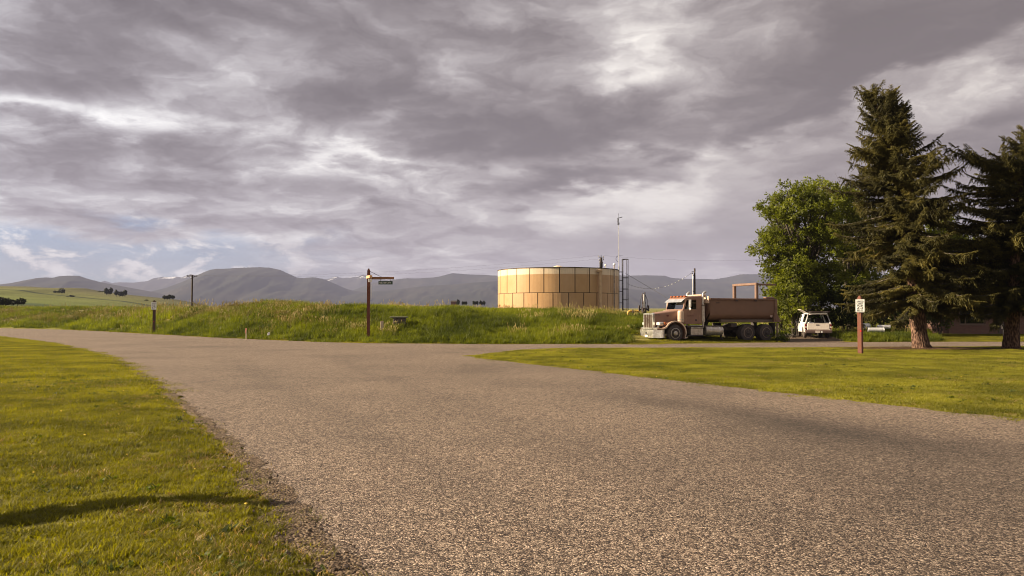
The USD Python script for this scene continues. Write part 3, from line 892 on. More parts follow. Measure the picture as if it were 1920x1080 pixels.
big = np.concatenate([np.ones(len(p) - len(q)), np.full(len(q), 1.35)])
d = shapely.distance(road_poly, shapely.points(p))
nz = meshkit.fbm(np.stack([p[:, 0] * 0.28, p[:, 1] * 0.28, 0 * p[:, 0]], -1), 4, 71)
ht = (0.30 + 0.95 * nz) * np.clip(0.25 + d / 2.2, 0.25, 1)
ht = np.where((p[:, 0] > 17) & (p[:, 1] < 60), np.maximum(ht, 0.75 * np.clip(0.3 + d / 2.0, 0.3, 1)), ht)
sc = RNG.uniform(0.85, 1.2, len(p)) * big
top = UsdGeom.Xform.Define(stage, '/World/tall_grass').GetPrim()
tag(top, 'tall unmown green grass with pale seed heads covering the bank behind the road', 'grass', None, 'stuff')
scatter('/World/tall_grass/grass', tall_a, place(p), roll(len(p), 72), np.stack([sc, sc, sc * ht], 1), RNG.integers(0, 5, len(p)), kind='stuff')
# seed heads gather in drifts: a pale band behind the road at the left, patches on the bank
band = np.exp(-((d - 5.5) / 2.6) ** 2) * np.clip((-12 - p[:, 0]) / 14, 0, 1) + np.exp(-((d - 3.5) / 1.6) ** 2) * ((p[:, 0] > -20) & (p[:, 0] < 4)) * 0.55
nz2 = meshkit.fbm(np.stack([p[:, 0] * 0.2, p[:, 1] * 0.2, 0 * p[:, 0] + 3], -1), 3, 73)
k = RNG.random(len(p)) < np.clip(0.015 + band * 0.55 + (nz2 - 0.60) * 0.9, 0.01, 0.6) * (d > 0.8)
scatter('/World/tall_grass/seed_heads', tall_b, place(p[k]), roll(k.sum(), 74), np.stack([sc[k], sc[k], sc[k] * np.clip(ht[k] * 1.15, 0.5, 1.4)], 1), RNG.integers(0, 4, k.sum()), kind='stuff')

# shorter grass: verge strip along the far side of the road, weeds by the truck, lawn before the house
verge = sg.LineString(FAR_EDGE + [0, 0.25]).buffer(0.8).difference(road_poly.buffer(0.05)).difference(drive_poly)
p = fill(verge, 0.42, 30, 110, 81)
p2 = fill(truck_ground, 0.7, 40, 60, 82)
p3 = fill(house_lawn, 0.45, 40, 66, 83)
s = np.concatenate([RNG.uniform(0.6, 1.0, len(p)), RNG.uniform(0.7, 1.3, len(p2)), RNG.uniform(0.8, 1.2, len(p3))])
p = np.vstack([p, p2, p3])
scatter('/World/verge_grass', mid_tufts, place(p), roll(len(p), 84), np.stack([s, s, s * RNG.uniform(0.8, 2.2, len(p))], 1), RNG.integers(0, 5, len(p)),
        label='low grass and weeds along the far edge of the road and before the house', category='grass', kind='stuff')

# loose stones where the left edge of the road breaks up, and litter under the spruce
def pebble(seed):
    r = np.random.default_rng(seed)
    return np.array(trimesh.convex.convex_hull(r.normal(0, 1, (9, 3)) * (0.5, 0.4, 0.28)).vertices), np.array(trimesh.convex.convex_hull(np.random.default_rng(seed).normal(0, 1, (9, 3)) * (0.5, 0.4, 0.28)).faces)


peb = [(pebble(600 + k), STONE, 'stone') for k in range(6)]
n = 2600
along = RNG.uniform(0, 1, n) ** 1.7
line = sg.LineString(LEFT_EDGE[::-1])
base = np.array([line.interpolate(a * min(line.length, 34)).coords[0] for a in along])
off = np.abs(RNG.normal(0, 0.30, n)) * RNG.choice([-1, 0.35], n, p=[0.62, 0.38])
pp = base + np.stack([off, off * 0.35], 1)
onroad = shapely.contains_xy(road_poly, pp[:, 0], pp[:, 1])
zz = np.where(onroad, 0.004, np.maximum(terrain(pp[:, 0], pp[:, 1]), 0.018) + 0.004)
ss = RNG.gamma(2.2, 0.0052, n) * (1 - 0.4 * along)
scatter('/World/loose_gravel', peb, np.column_stack([pp, zz]), roll(n, 85), np.clip(ss, 0.004, 0.034), RNG.integers(0, 6, n),
        label='loose stones and grit along the crumbling left edge of the road', category='gravel', kind='stuff')

# ------------------------------------------------------------------ water tank
def tank_paint():
    g = G()
    pos = g.add('geometry', 'position')
    z = g.add('separate_xyz', 'z', {'vector': pos})
    wob = g.m('multiply', g.m('subtract', g.noise(pos, 1.2, 3, 0.5), 0.5), 0.05)
    band = g.range(g.m('add', z, wob), 5.80, 5.86)
    isl = g.add('object_info', 'random')
    n = g.noise(pos, 0.8, 6, 0.6)
    c = g.ramp(n, [(0.3, (0.385, 0.228, 0.102)), (0.7, (0.44, 0.272, 0.130))])
    c = g.mix(band, c, (0.63, 0.50, 0.34))
    mp = g.add('mapping', 'vector', {'vector': pos}, scale=(3.0, 3.0, 0.12))
    c = g.mix(g.range(g.noise(mp, 1.6, 6, 0.65), 0.50, 0.72, 0, 0.42), c, (0.24, 0.15, 0.08))
    c = g.mix(1.0, c, g.ramp(isl, [(0, (0.93, 0.93, 0.93)), (1, (1.06, 1.05, 1.04))]), 'multiply')
    return g.done('tank_paint', surface=g.add('principled_bsdf', 'BSDF', {'base_color': c}, roughness=0.36, specular_ior_level=0.5))


TANK = tank_paint()
SEAM = plain('seam_sealant', (0.055, 0.038, 0.026), 0.7)
TANKROOF = plain('tank_roof', (0.36, 0.26, 0.16), 0.6)
DARKSTEEL = plain('dark_steel', (0.035, 0.03, 0.03), 0.55, 0.6)
GALV = plain('galvanised_steel', (0.42, 0.41, 0.40), 0.45, 0.8, 0.2)
WHITEPAINT = plain('white_paint', (0.74, 0.73, 0.70), 0.5, var=0.08, dirt=(0.3, 0.25, 0.2), dirt_amount=0.25)

TC = np.array([*at(1046.5, 560, 85.0)[:2], 0.0])
TR, ZB, ZM, ZT = 6.5, 1.2, 3.96, 6.47
tank = thing('water_tank', 'round tan panelled water storage tank standing in the tall grass', 'water tank', TC)
NP = 26


def panel(a0, a1, z0, z1):
    gap = 0.045 / TR
    ang = np.linspace(a0 + gap, a1 - gap, 5)
    o = np.array([[TR * math.sin(a), -TR * math.cos(a)] for a in ang])
    i = o * (1 - 0.05 / TR)
    v = np.vstack([np.column_stack([o, np.full(5, z0 + 0.028)]), np.column_stack([o, np.full(5, z1 - 0.028)]), np.column_stack([i, np.full(5, z0 + 0.028)]), np.column_stack([i, np.full(5, z1 - 0.028)])])
    f = [[k, k + 1, k + 6, k + 5] for k in range(4)] + [[k + 5, k + 6, k + 16, k + 15] for k in range(4)] + [[k + 10, k + 11, k + 1, k] for k in range(4)] + [[0, 5, 15, 10], [14, 19, 9, 4]]
    return v, np.array(f)


d0 = 2 * math.pi / NP
first = math.asin((990.0 - 1046.5) / 113.5) % d0
for k in range(NP):
    obj('panel', panel(first + k * d0, first + (k + 1) * d0, ZM, ZT), TANK, tank)
first_low = math.asin((1004.5 - 1046.5) / 113.5) % d0
for k in range(NP):
    obj('panel', panel(first_low + k * d0, first_low + (k + 1) * d0, ZB, ZM), TANK, tank)
obj('seam', lathe([(TR - 0.045, ZB), (TR - 0.045, ZT - 0.01)], 96), SEAM, tank, smooth=40)
obj('rim', lathe([(TR - 0.06, ZT - 0.015), (TR + 0.045, ZT - 0.015), (TR + 0.045, ZT + 0.05), (TR - 0.06, ZT + 0.05)], 96), SEAM, tank)
obj('roof', lathe([(TR - 0.05, ZT + 0.03), (TR * 0.5, ZT + 0.13), (0.3, ZT + 0.2)], 64), TANKROOF, tank)
obj('roof_vent', lathe([(0.3, ZT + 0.12), (0.3, ZT + 0.36), (0.52, ZT + 0.38), (0.52, ZT + 0.46), (0.22, ZT + 0.58)], 20), TANK, tank)


def on_tank(px, out=0.0):
    a = math.asin((px - 1046.5) / 113.5)
    return np.array([(TR + out) * math.sin(a), -(TR + out) * math.cos(a)])


b = MB()
x, y = on_tank(1112, 0.30)
b.cyl((x, y, 0.8), (x, y, ZT - 0.36), 0.155, 14)
x2, y2 = on_tank(1109, 0.02)
b.box((x - 0.34, y - 0.17, ZT - 0.42), (x + 0.19, y + 0.45, ZT - 0.18), 0.03)
obj('overflow_pipe', b.get(), plain('pipe_paint', (0.52, 0.345, 0.19), 0.5), tank, smooth=40)
x, y = on_tank(1143, 0.10)
p = obj('conduit', MB().cyl((x, y, 0.9), (x, y, ZT + 0.42), 0.055, 8).get(), plain('rusty_conduit', (0.2, 0.15, 0.11), 0.6, dirt=(0.55, 0.5, 0.45), dirt_amount=0.6, scale=1.5), tank)
obj('cap', lathe([(0.06, 0), (0.13, 0.03), (0.13, 0.16), (0.05, 0.22)], 12, center=(x, y, ZT + 0.40)), WHITEPAINT, p)
x, y = on_tank(1135, -0.5)
p = obj('roof_pipe', MB().cyl((x, y, ZT), (x, y, ZT + 0.35), 0.05, 8).get(), GALV, tank)
obj('cap', lathe([(0.05, 0), (0.11, 0.03), (0.11, 0.14), (0.03, 0.19)], 12, center=(x, y, ZT + 0.33)), WHITEPAINT, p)
# caged ladder on the right flank
lx, ly = TR + 0.34, -0.9
zt = ZT + 1.25
lad = obj('ladder', MB().tube([(lx, ly - 0.22, ZB), (lx, ly - 0.22, zt)], 0.026, 6).tube([(lx, ly + 0.22, ZB), (lx, ly + 0.22, zt)], 0.026, 6).get(), DARKSTEEL, tank)
b = MB()
for z in np.arange(ZB + 0.3, zt, 0.3):
    b.cyl((lx, ly - 0.22, z), (lx, ly + 0.22, z), 0.014, 5)
obj('rung', b.get(), DARKSTEEL, lad, kind='stuff')
cage = [(lx + 0.62 * math.sin(a), ly - 0.42 * math.cos(a)) for a in np.linspace(0, math.pi, 9)]
for z in (2.35, 3.35, 4.5, 5.7, zt - 0.05):
    obj('cage_hoop', MB().tube([(lx, ly - 0.42, z)] + [(px_, py_, z) for px_, py_ in cage] + [(lx, ly + 0.42, z)], 0.03, 5).get(), DARKSTEEL, lad)
for px_, py_ in cage[::2]:
    obj('cage_bar', MB().tube([(px_, py_, 2.2), (px_, py_, zt)], 0.022, 5).get(), DARKSTEEL, lad)
for z in (2.0, 3.0, 4.2, 5.4, 6.3):
    for s_ in (-0.24, 0.18):
        obj('bracket', MB().box((TR - 0.02, ly + s_, z), (lx, ly + s_ + 0.06, z + 0.05)).get(), DARKSTEEL, lad)

# radio mast beside the ladder
mast_at = at(1160.5, 560, 84.0)
h = at(1160.5, 404, 84.0)[2]
mast = thing('antenna_mast', 'tall thin radio mast rising beside the caged tank ladder', 'antenna', (mast_at[0], 84.0, 0))
b = MB().cyl((0, 0, 1.0), (0, 0, 6.9), 0.075, 8).cyl((0, 0, 6.9), (0, 0, h - 0.3), 0.042, 6, 0.028)
obj('pole', b.get(), GALV, mast, smooth=40)
obj('whip', MB().cyl((0, 0, h - 0.4), (0, 0, h + 0.25), 0.022, 5).get(), DARKSTEEL, mast)
obj('antenna_arm', MB().tube([(0, 0, h - 0.28), (0.16, 0, h - 0.24), (0.4, 0, h - 0.16)], 0.034, 6).cyl((-0.07, 0, h - 1.0), (-0.07, 0, h - 0.25), 0.045, 6).cyl((0.12, 0, h - 1.0), (0.12, 0, h - 0.75), 0.02, 5).get(), DARKSTEEL, mast)
lo = [(-0.30 * math.sin(a), 0.0, 7.72 + 0.33 * math.cos(a)) for a in np.linspace(0.0, math.pi, 14)]
obj('cable_loop', MB().tube(lo, 0.02, 5).tube([(0, 0, 8.05), (0.42, 0, 8.05)], 0.013, 5).get(), DARKSTEEL, mast)

# ------------------------------------------------------------------ utility poles and lines
POLEWOOD = plain('pole_wood', (0.045, 0.031, 0.024), 0.9, var=0.3, bump=0.5, bump_scale=18)
INSUL = plain('insulator', (0.25, 0.23, 0.22), 0.3)
WIRE = plain('line_wire', (0.045, 0.04, 0.04), 0.5)


def sag(a, b, s, n=24):
    t = np.linspace(0, 1, n)[:, None]
    p = np.array(a) * (1 - t) + np.array(b) * t
    p[:, 2] -= s * 4 * (t * (1 - t))[:, 0]
    return p


D = 172.0
top = at(360.5, 515.5, D)
up = thing('utility_pole', 'bare wooden T shaped utility pole on the skyline left of the big mountain', 'utility pole', (top[0], D, 0))
zt0 = top[2]
obj('pole', MB().cyl((0, 0, 1.0), (0, 0, zt0), 0.22, 10, 0.17).get(), POLEWOOD, up, smooth=40)
cr = obj('crossarm', MB().box((-1.15, -0.26, zt0 - 0.36), (1.15, -0.14, zt0 - 0.16)).get(), POLEWOOD, up)
cr_brace = MB().cyl((-0.7, -0.2, zt0 - 0.3), (0, -0.18, zt0 - 0.9), 0.03, 5).cyl((0.7, -0.2, zt0 - 0.3), (0, -0.18, zt0 - 0.9), 0.03, 5)
obj('brace', cr_brace.get(), POLEWOOD, up)
for k in (-1.05, -0.45, 1.05):
    obj('insulator', lathe([(0.03, 0), (0.07, 0.05), (0.05, 0.16), (0.02, 0.2)], 8, center=(k, -0.2, zt0 - 0.16)), INSUL, cr)

D2 = 122.0
top2 = at(1127, 479, D2)
up2 = thing('utility_pole', 'pole top with a ring of pin insulators showing above the tank roof', 'utility pole', (top2[0], D2, 0))
z2 = top2[2]
obj('pole', MB().cyl((0, 0, 1.0), (0, 0, z2 - 0.3), 0.2, 10, 0.16).get(), POLEWOOD, up2, smooth=40)
obj('pole_pin', MB().cyl((0, 0, z2 - 0.35), (0, 0, z2 + 0.1), 0.07, 8, 0.03).get(), DARKSTEEL, up2)
for k, (dx, dz) in enumerate(((-0.36, 0.0), (0.36, -0.05), (-0.3, -0.5), (0.34, -0.45), (-0.22, -0.85), (0.22, -0.9))):
    i = obj('insulator', lathe([(0.04, 0), (0.10, 0.05), (0.08, 0.2), (0.03, 0.26)], 8, center=(dx, 0, z2 - 0.28 + dz)), INSUL, up2)
    obj('pin_arm', MB().tube([(0, 0, z2 - 0.5 + dz), (dx, 0, z2 - 0.26 + dz)], 0.03, 5).get(), DARKSTEEL, i)
obj('equipment', MB().box((-0.24, -0.3, z2 - 1.9), (0.24, 0.3, z2 - 1.1), 0.06).get(), DARKSTEEL, up2)

D3 = 75.0
top3 = at(1302.5, 503, D3)
up3 = thing('utility_pole', 'slim dark service post with grey conduit standing behind the truck cab', 'utility pole', (top3[0], D3, 0))
z3 = top3[2]
obj('pole', MB().cyl((0, 0, 0.0), (0, 0, z3), 0.09, 10, 0.075).get(), POLEWOOD, up3, smooth=40)
obj('conduit', MB().tube([(-0.2, -0.05, 0.0), (-0.2, -0.05, z3 - 0.55), (-0.25, -0.05, z3 - 0.42), (-0.33, -0.05, z3 - 0.5)], 0.045, 7).get(), GALV, up3)
obj('service_bracket', MB().cyl((-0.2, -0.05, z3 - 0.7), (0, 0, z3 - 0.7), 0.03, 5).cyl((-0.2, -0.05, z3 - 2.2), (0, 0, z3 - 2.2), 0.03, 5).cyl((0, 0, z3 - 0.3), (-0.3, 0, z3 - 0.35), 0.03, 5).get(), DARKSTEEL, up3)

# lines: long spans from pole to pole, the spiralled service drop and a guy wire
e1, e2 = np.array([top[0] + 1.05, D - 0.2, zt0]), np.array([top2[0] - 0.36, D2, z2])
e3 = at(1570, 478, 112.0)
for k, (a, b_, lab) in enumerate(((e1, e2, 'thin upper power line sagging from the far T shaped pole to behind the tank'), (e1 - [1.5, 0, 0.05], e2 - [-0.1, 0, 0.55], 'thin lower power line running beside the upper one towards the tank'))):
    tg = obj('power_line', MB().tube(sag(a, b_, 1.1 + 0.2 * k), 0.007, 4, False).get(), WIRE, None, label=lab, category='power line')
obj('power_line', MB().tube(sag(e2 + [0.7, 0, 0], e3, 0.8), 0.007, 4, False).get(), WIRE, None, label='thin power line from behind the tank to the leafy trees at the right', category='power line')
a, b_ = np.array([TC[0] + TR + 0.8, TC[1] - 1.3, 5.05]), np.array([top3[0] - 0.3, D3, z3 - 0.45])
cp = sag(a, b_, 0.95, 60)
sd = thing('service_cable', 'drooping cable with pale spiral markers between tank ladder and slim post', 'cable', (0, 0, 0))
obj('wire', MB().tube(cp, 0.013, 4, False).get(), WIRE, sd)
for k in range(3, 57, 3):
    if k in (24, 33):
        continue
    q = cp[k:k + 2]
    obj('marker', MB().tube([q[0], q[0] * 0.45 + q[1] * 0.55], 0.026, 5).get(), WHITEPAINT, sd)
gw = thing('guy_wire', 'taut dark guy wire slanting down from the tank ladder to the ground', 'wire', (0, 0, 0))
obj('wire', MB().tube(np.linspace(at(1172, 512, 84.0), at(1290, 582, 76.0), 8), 0.018, 4, False).get(), WIRE, gw)

# ------------------------------------------------------------------ signs
REDWOOD = plain('stained_post', (0.10, 0.026, 0.010), 0.8, var=0.3, scale=6, dirt=(0.13, 0.052, 0.026), dirt_amount=0.5, bump=0.3, bump_scale=30)
ENDWOOD = plain('end_grain', (0.55, 0.32, 0.15), 0.8, var=0.15, scale=8)
SIGNWHITE = plain('sign_white', (0.76, 0.76, 0.70), 0.45, var=0.05)
SIGNBLACK = plain('sign_black', (0.02, 0.02, 0.02), 0.5)
SIGNGREEN = plain('sign_green', (0.03, 0.06, 0.035), 0.5)
RED = plain('red_reflector', (0.55, 0.02, 0.02), 0.3)


def post(w, h, tip):
    r = np.array([[-w / 2, -w / 2], [w / 2, -w / 2], [w / 2, w / 2], [-w / 2, w / 2]])
    k = 0.86
    return loft([np.column_stack([r, np.full(4, -0.3)]), np.column_stack([r, np.full(4, h - tip)]), np.column_stack([r * 0.45, np.full(4, h)])])


DARKPOST = plain('dark_post', (0.055, 0.028, 0.018), 0.85, var=0.3, scale=6)


def speed_sign(loc, rotz, label, spin, wood=None, k=1.0, tall=2.5, mid=2.08):
    t = thing('speed_limit_sign', label, 'road sign', loc, rotz)
    v, f = post(0.165 * k, tall, 0.13)
    obj('post', (turn(v, spin), f), wood or REDWOOD, t)
    c = np.array([0.0, -0.142, mid])
    v, f = prism(rrect(0.375, 0.555, 0.04) * k, 0, 0.006)
    pn = obj('panel', (v + c, f), SIGNWHITE, t)
    ring = sg.Polygon(rrect(0.352, 0.532, 0.032) * k).difference(sg.Polygon(rrect(0.336, 0.516, 0.026) * k))
    v, f = prism(ring, -0.003, 0.001)
    obj('border', (v + c, f), SIGNBLACK, pn)
    for w, hgt, dz in (('SPEED', 0.070, 0.175), ('LIMIT', 0.070, 0.082), ('25', 0.165, -0.065), ('M.P.H.', 0.062, -0.205)):
        v, f = text(w, hgt, True)
        v *= [0.92 * k, 1, k]
        obj('lettering', (v + c + [0, -0.001, dz * k], f), SIGNBLACK, pn)
    for zb_ in (mid - 0.18, mid + 0.12):
        obj('bracket', MB().box((-0.05, -0.136, zb_), (0.05, -0.09, zb_ + 0.06)).get(), GALV, t)
    obj('reflector', lathe([(0.035, -0.006), (0.035, 0.006)], 12, 'y', (0.012, -0.125, 1.0)), RED, t)
    return t


gxy = ground_at(1613.5, 664.5)
s1 = speed_sign((*gxy, 0.0), -20.0, 'white speed limit sign on a reddish post on the mown grass at the right', 62)
x, y = at(289, 600, 72.5)[:2]
speed_sign((x, y, float(terrain(x, y)) + 0.12), 6.0, 'small speed limit sign on a dark post in the tall grass at the left', 2, DARKPOST, 1.26, 2.95, 2.42)

# street name post
x, y = ground_at(690.5, 641.3)
st = thing('street_name_post', 'tall dark red timber post with two crossing arms and a hanging street name', 'street sign', (x, y, 0))
v, f = post(0.185, 4.62, 0.16)
obj('post', (turn(v, 6), f), REDWOOD, st)
arm_z = 4.02
arm = obj('arm', MB().box((0.08, 0.02, arm_z - 0.075), (1.58, 0.15, arm_z + 0.075), 0.012).get(), plain('arm_wood', (0.22, 0.11, 0.06), 0.8, var=0.25, scale=5), st)
v, f = rbox((0.17, 1.2, 0.165), 0.015)
obj('arm', (turn(v, 20) + [0.12, -0.5, arm_z + 0.05], f), ENDWOOD, st, label='short sunlit orange arm end pointing at the viewer')
obj('brace', MB().tube([(0.06, 0.05, 4.45), (0.8, 0.08, arm_z + 0.07)], 0.012, 5).get(), DARKSTEEL, st)
pl = obj('name_plate', MB().box((0.60, 0.075, arm_z - 0.40), (1.50, 0.092, arm_z - 0.185), 0.004).get(), SIGNGREEN, st)
v, f = text('WILLOW LANE', 0.095, False)
obj('lettering', (v * (0.78, 1, 1) + [1.02, 0.0745, arm_z - 0.29], f), SIGNWHITE, pl)
for xx in (0.72, 1.38):
    obj('hanger', MB().cyl((xx, 0.085, arm_z - 0.19), (xx, 0.085, arm_z - 0.07), 0.012, 5).get(), DARKSTEEL, st)
v, f = rbox((0.24, 0.02, 0.21), 0.004)
obj('name_plate', (turn(v, 32) + [0.17, -0.42, arm_z - 0.17], f), WHITEPAINT, st, label='pale plate seen edge on under the short arm')
obj('trailing_strip', MB().tube([(0.13, 0.02, arm_z - 0.24), (0.15, -0.02, 3.55), (0.17, -0.02, 3.0), (0.15, 0.0, 2.65)], [0.012, 0.025, 0.028, 0.012], 5).get(), WHITEPAINT, st)

# marker stake, timber table, short stub and a scrap of paper in the verge
x, y = ground_at(461.5, 637.5)
mk = thing('marker_stake', 'slim pale marker stake with a pink top at the road edge', 'marker post', (x, y, 0))
obj('stake', MB().box((-0.035, -0.02, -0.2), (0.035, 0.02, 0.80), 0.006).get(), plain('stake', (0.62, 0.52, 0.35), 0.7), mk)
obj('flag', MB().box((-0.075, -0.03, 0.46), (0.005, -0.022, 0.72)).box((-0.04, -0.025, 0.66), (0.04, 0.025, 0.805), 0.005).get(), plain('pink_ribbon', (0.75, 0.33, 0.22), 0.6), mk)
x, y = at(748, 625, 52.5)[:2]
tz = float(terrain(x, y)) - 0.25
tb = thing('stone_pedestal', 'low rough stone block under a flat grey slab in the tall grass', 'stone block', (x, y, tz))
r = np.random.default_rng(5)
GREYSTONE = plain('rough_stone', (0.10, 0.08, 0.062), 0.95, var=0.5, scale=6, bump=0.8, bump_scale=14)
obj('slab', MB().box((-0.56, -0.36, 0.93), (0.56, 0.36, 1.0), 0.02).get(), plain('slab', (0.15, 0.14, 0.12), 0.9), tb)
for row in range(4):
    n = 3 if row % 2 else 4
    xs = np.linspace(-0.36, 0.44, n + 1)
    for k in range(n):
        lo = np.array([xs[k] + 0.008, -0.28 + r.uniform(-0.03, 0.02), row * 0.232 + 0.004])
        hi = np.array([xs[k + 1] - 0.008, 0.28, row * 0.232 + 0.226])
        obj('stone', MB().box(lo, hi, 0.03).get(), GREYSTONE, tb)
x, y = at(716, 630, 51.2)[:2]
sb = thing('timber_stub', 'short pale square stub standing left of the stone block', 'post', (x, y, float(terrain(x, y))))
obj('stub', MB().box((-0.09, -0.09, -0.1), (0.09, 0.09, 0.72), 0.015).get(), plain('pale_timber', (0.42, 0.33, 0.24), 0.85), sb)
obj('cap', MB().box((-0.11, -0.11, 0.72), (0.11, 0.11, 0.76), 0.01).get(), plain('stub_cap', (0.30, 0.22, 0.16), 0.8), sb)
x, y = at(503, 630, 53.6)[:2]
pp_ = np.array([[-0.17, -0.02, 0.0], [0.15, 0.03, 0.05], [0.19, 0.05, 0.36], [0.02, -0.03, 0.44], [-0.15, 0.02, 0.24]]) * 0.5
v, f = loft([pp_, pp_ + [0.0, 0.05, 0.01]])
obj('plastic_scrap', (v + [x, y, float(terrain(x, y)) + 0.35], f), WHITEPAINT, None, label='crumpled white scrap caught in the grass left of the street name post', category='litter')

# machine mast and yellow pipe on the bank behind the bonnet of the truck
x, y = at(1207, 585, 62.5)[:2]
z = float(terrain(x, y))
zt = at(1207, 548, 62.5)[2] - z
ma = thing('machine_mast', 'dark upright machine mast with hoses on the bank beside the truck', 'machine', (x, y, z))
IRON = plain('greasy_iron', (0.045, 0.035, 0.04), 0.5, 0.3, 0.4, dirt=(0.16, 0.1, 0.06), dirt_amount=0.5, scale=5)
obj('base', MB().box((-0.28, -0.25, -0.1), (0.28, 0.25, 0.55), 0.04).box((-0.18, -0.2, 0.5), (0.2, 0.2, zt * 0.48), 0.04).get(), IRON, ma)
obj('column', MB().box((-0.10, -0.09, zt * 0.45), (-0.02, 0.09, zt * 0.97), 0.01).box((0.06, -0.09, zt * 0.45), (0.13, 0.09, zt), 0.01).box((-0.12, -0.1, zt * 0.6), (0.15, 0.1, zt * 0.68), 0.02).get(), IRON, ma)
obj('hydraulic_cylinder', MB().cyl((0.02, -0.13, zt * 0.7), (0.02, -0.13, zt * 0.93), 0.06, 10).cyl((0.02, -0.13, zt * 0.4), (0.02, -0.13, zt * 0.7), 0.035, 8).get(), GALV, ma, smooth=40)
for s_ in (-1, 1):
    obj('clamp', MB().box((s_ * 0.36 - 0.06, -0.12, zt * 0.36), (s_ * 0.36 + 0.06, 0.12, zt * 0.56), 0.02).box((s_ * 0.2, -0.05, zt * 0.40), (s_ * 0.36, 0.05, zt * 0.44)).get(), IRON, ma)
    obj('hose', MB().tube([(s_ * 0.14, -0.05, zt * 0.9), (s_ * 0.26, -0.1, zt * 0.75), (s_ * 0.26, -0.12, zt * 0.55), (s_ * 0.16, -0.1, zt * 0.38)], 0.022, 6).get(), DARKSTEEL, ma)
obj('side_rod', MB().cyl((-0.32, 0.0, -0.1), (-0.32, 0.0, zt * 0.55), 0.022, 6).get(), GALV, ma)
x, y = at(1191, 585, 62.5)[:2]
z = at(1191, 583.5, 62.5)[2]
YEL = plain('yellow_paint', (0.52, 0.33, 0.05), 0.5, var=0.2, scale=5, dirt=(0.18, 0.08, 0.03), dirt_amount=0.5)
yb = thing('yellow_pipe', 'short yellow pipe lying level in the grass left of the machine mast', 'pipe', (x, y, z))
obj('pipe', MB().cyl((-0.42, 0, 0), (0.42, 0, 0.0), 0.10, 12).get(), YEL, yb, smooth=40)
obj('elbow', MB().tube([(-0.42, 0, 0), (-0.52, 0, -0.03), (-0.56, 0, -0.14), (-0.56, 0, -0.9)], 0.085, 10).get(), YEL, yb, smooth=40)
obj('support', MB().cyl((0.3, 0, -1.0), (0.3, 0, -0.08), 0.04, 8).box((-0.25, -0.12, -0.13), (-0.12, 0.12, 0.13), 0.02).get(), IRON, yb)

# steel culvert pipes lying before the shrubs
def corrugated(r, L, n=16):
    pr = [(r * 0.93, 0.0)]
    for k in range(int(L / 0.07)):
        pr += [(r, k * 0.07 + 0.02), (r * 0.96, k * 0.07 + 0.055)]
    pr += [(r * 0.93, L), (r * 0.86, L), (r * 0.86, 0.02)]
    ang = np.linspace(0, 2 * np.pi, n, endpoint=False)
    v, f = loft([np.stack([q * np.cos(ang), q * np.sin(ang), np.full(n, h_)], 1) for q, h_ in pr], False)
    return v[:, [2, 0, 1]], f


CULV = plain('culvert_zinc', (0.62, 0.62, 0.60), 0.42, 0.55, 0.15, dirt=(0.35, 0.28, 0.2), dirt_amount=0.35, scale=2)
for px_, py_, dd, L, rr, rot, lab in ((1627, 617, 55.0, 1.05, 0.17, -12, 'corrugated steel culvert pipe lying in front, open end to the right'), (1618, 616, 56.2, 1.25, 0.21, 52, 'culvert pipe lying at an angle behind the front one, left end showing'), (1645, 615, 56.6, 0.85, 0.15, -14, 'rearmost culvert pipe, its open rim showing right of the front one')):
    x, y = at(px_, py_, dd)[:2]
    v, f = corrugated(rr, L)
    t = thing('culvert_pipe', lab, 'pipe', (x, y, float(terrain(x, y)) + rr * 0.9 + (0.42 if dd < 56 else 0.62)), rot)
    obj('pipe', (v, f), CULV, t, smooth=50)
    ang = np.linspace(0, 2 * np.pi, 17)
    obj('end_band', MB().tube([(L - 0.02, rr * 0.97 * math.cos(a), rr * 0.97 * math.sin(a)) for a in ang], 0.028, 6, False).get(), GALV, t)

# broken junk on the ground between the two vehicles
for k, (px_, py_, s_, lab) in enumerate(((1471, 634.5, 0.5, 'dark chunk of rubble lying on the gravel just behind the truck'), (1483, 634.5, 0.42, 'dark low chunk of rubble on the gravel nearest the pickup'))):
    x, y = ground_at(px_, py_ + 1.5)
    r = np.random.default_rng(k + 40)
    m = trimesh.convex.convex_hull(r.normal(0, 1, (26, 3)) * (0.35 * s_ * 1.6, 0.2, 0.12))
    m = m.subdivide()
    vv = np.array(m.vertices) + (meshkit.fbm(np.array(m.vertices) * 6, 3, k)[:, None] - 0.5) * 0.1
    obj('rubble', (vv + [x, y, 0.22], np.array(m.faces)), plain('rubble_%s' % 'ab'[k], (0.07, 0.055, 0.045), 0.95, var=0.5, scale=8), None, label=lab, category='rubble')

# ------------------------------------------------------------------ dump truck
TRUCK_PAINT = plain('truck_paint', (0.20, 0.108, 0.074), 0.5, var=0.12, scale=1.2, dirt=(0.30, 0.18, 0.11), dirt_amount=0.45)
BED_PAINT = plain('bed_paint', (0.145, 0.080, 0.050), 0.6, var=0.18, scale=0.9, dirt=(0.19, 0.105, 0.06), dirt_amount=0.4)
PALEDUST = plain('dusty_panel', (0.55, 0.40, 0.28), 0.7, var=0.1, scale=3)
CHROME = plain('dull_chrome', (0.72, 0.69, 0.64), 0.28, 0.85, 0.1, dirt=(0.42, 0.36, 0.29), dirt_amount=0.6)
ALU = plain('aluminium', (0.52, 0.47, 0.40), 0.35, 0.75, 0.15, dirt=(0.3, 0.22, 0.16), dirt_amount=0.4)
RUBBER = plain('rubber', (0.028, 0.023, 0.021), 0.85, var=0.25, scale=5, dirt=(0.13, 0.09, 0.065), dirt_amount=0.6)
CHASSIS = plain('chassis', (0.03, 0.023, 0.02), 0.7, dirt=(0.12, 0.075, 0.05), dirt_amount=0.4)
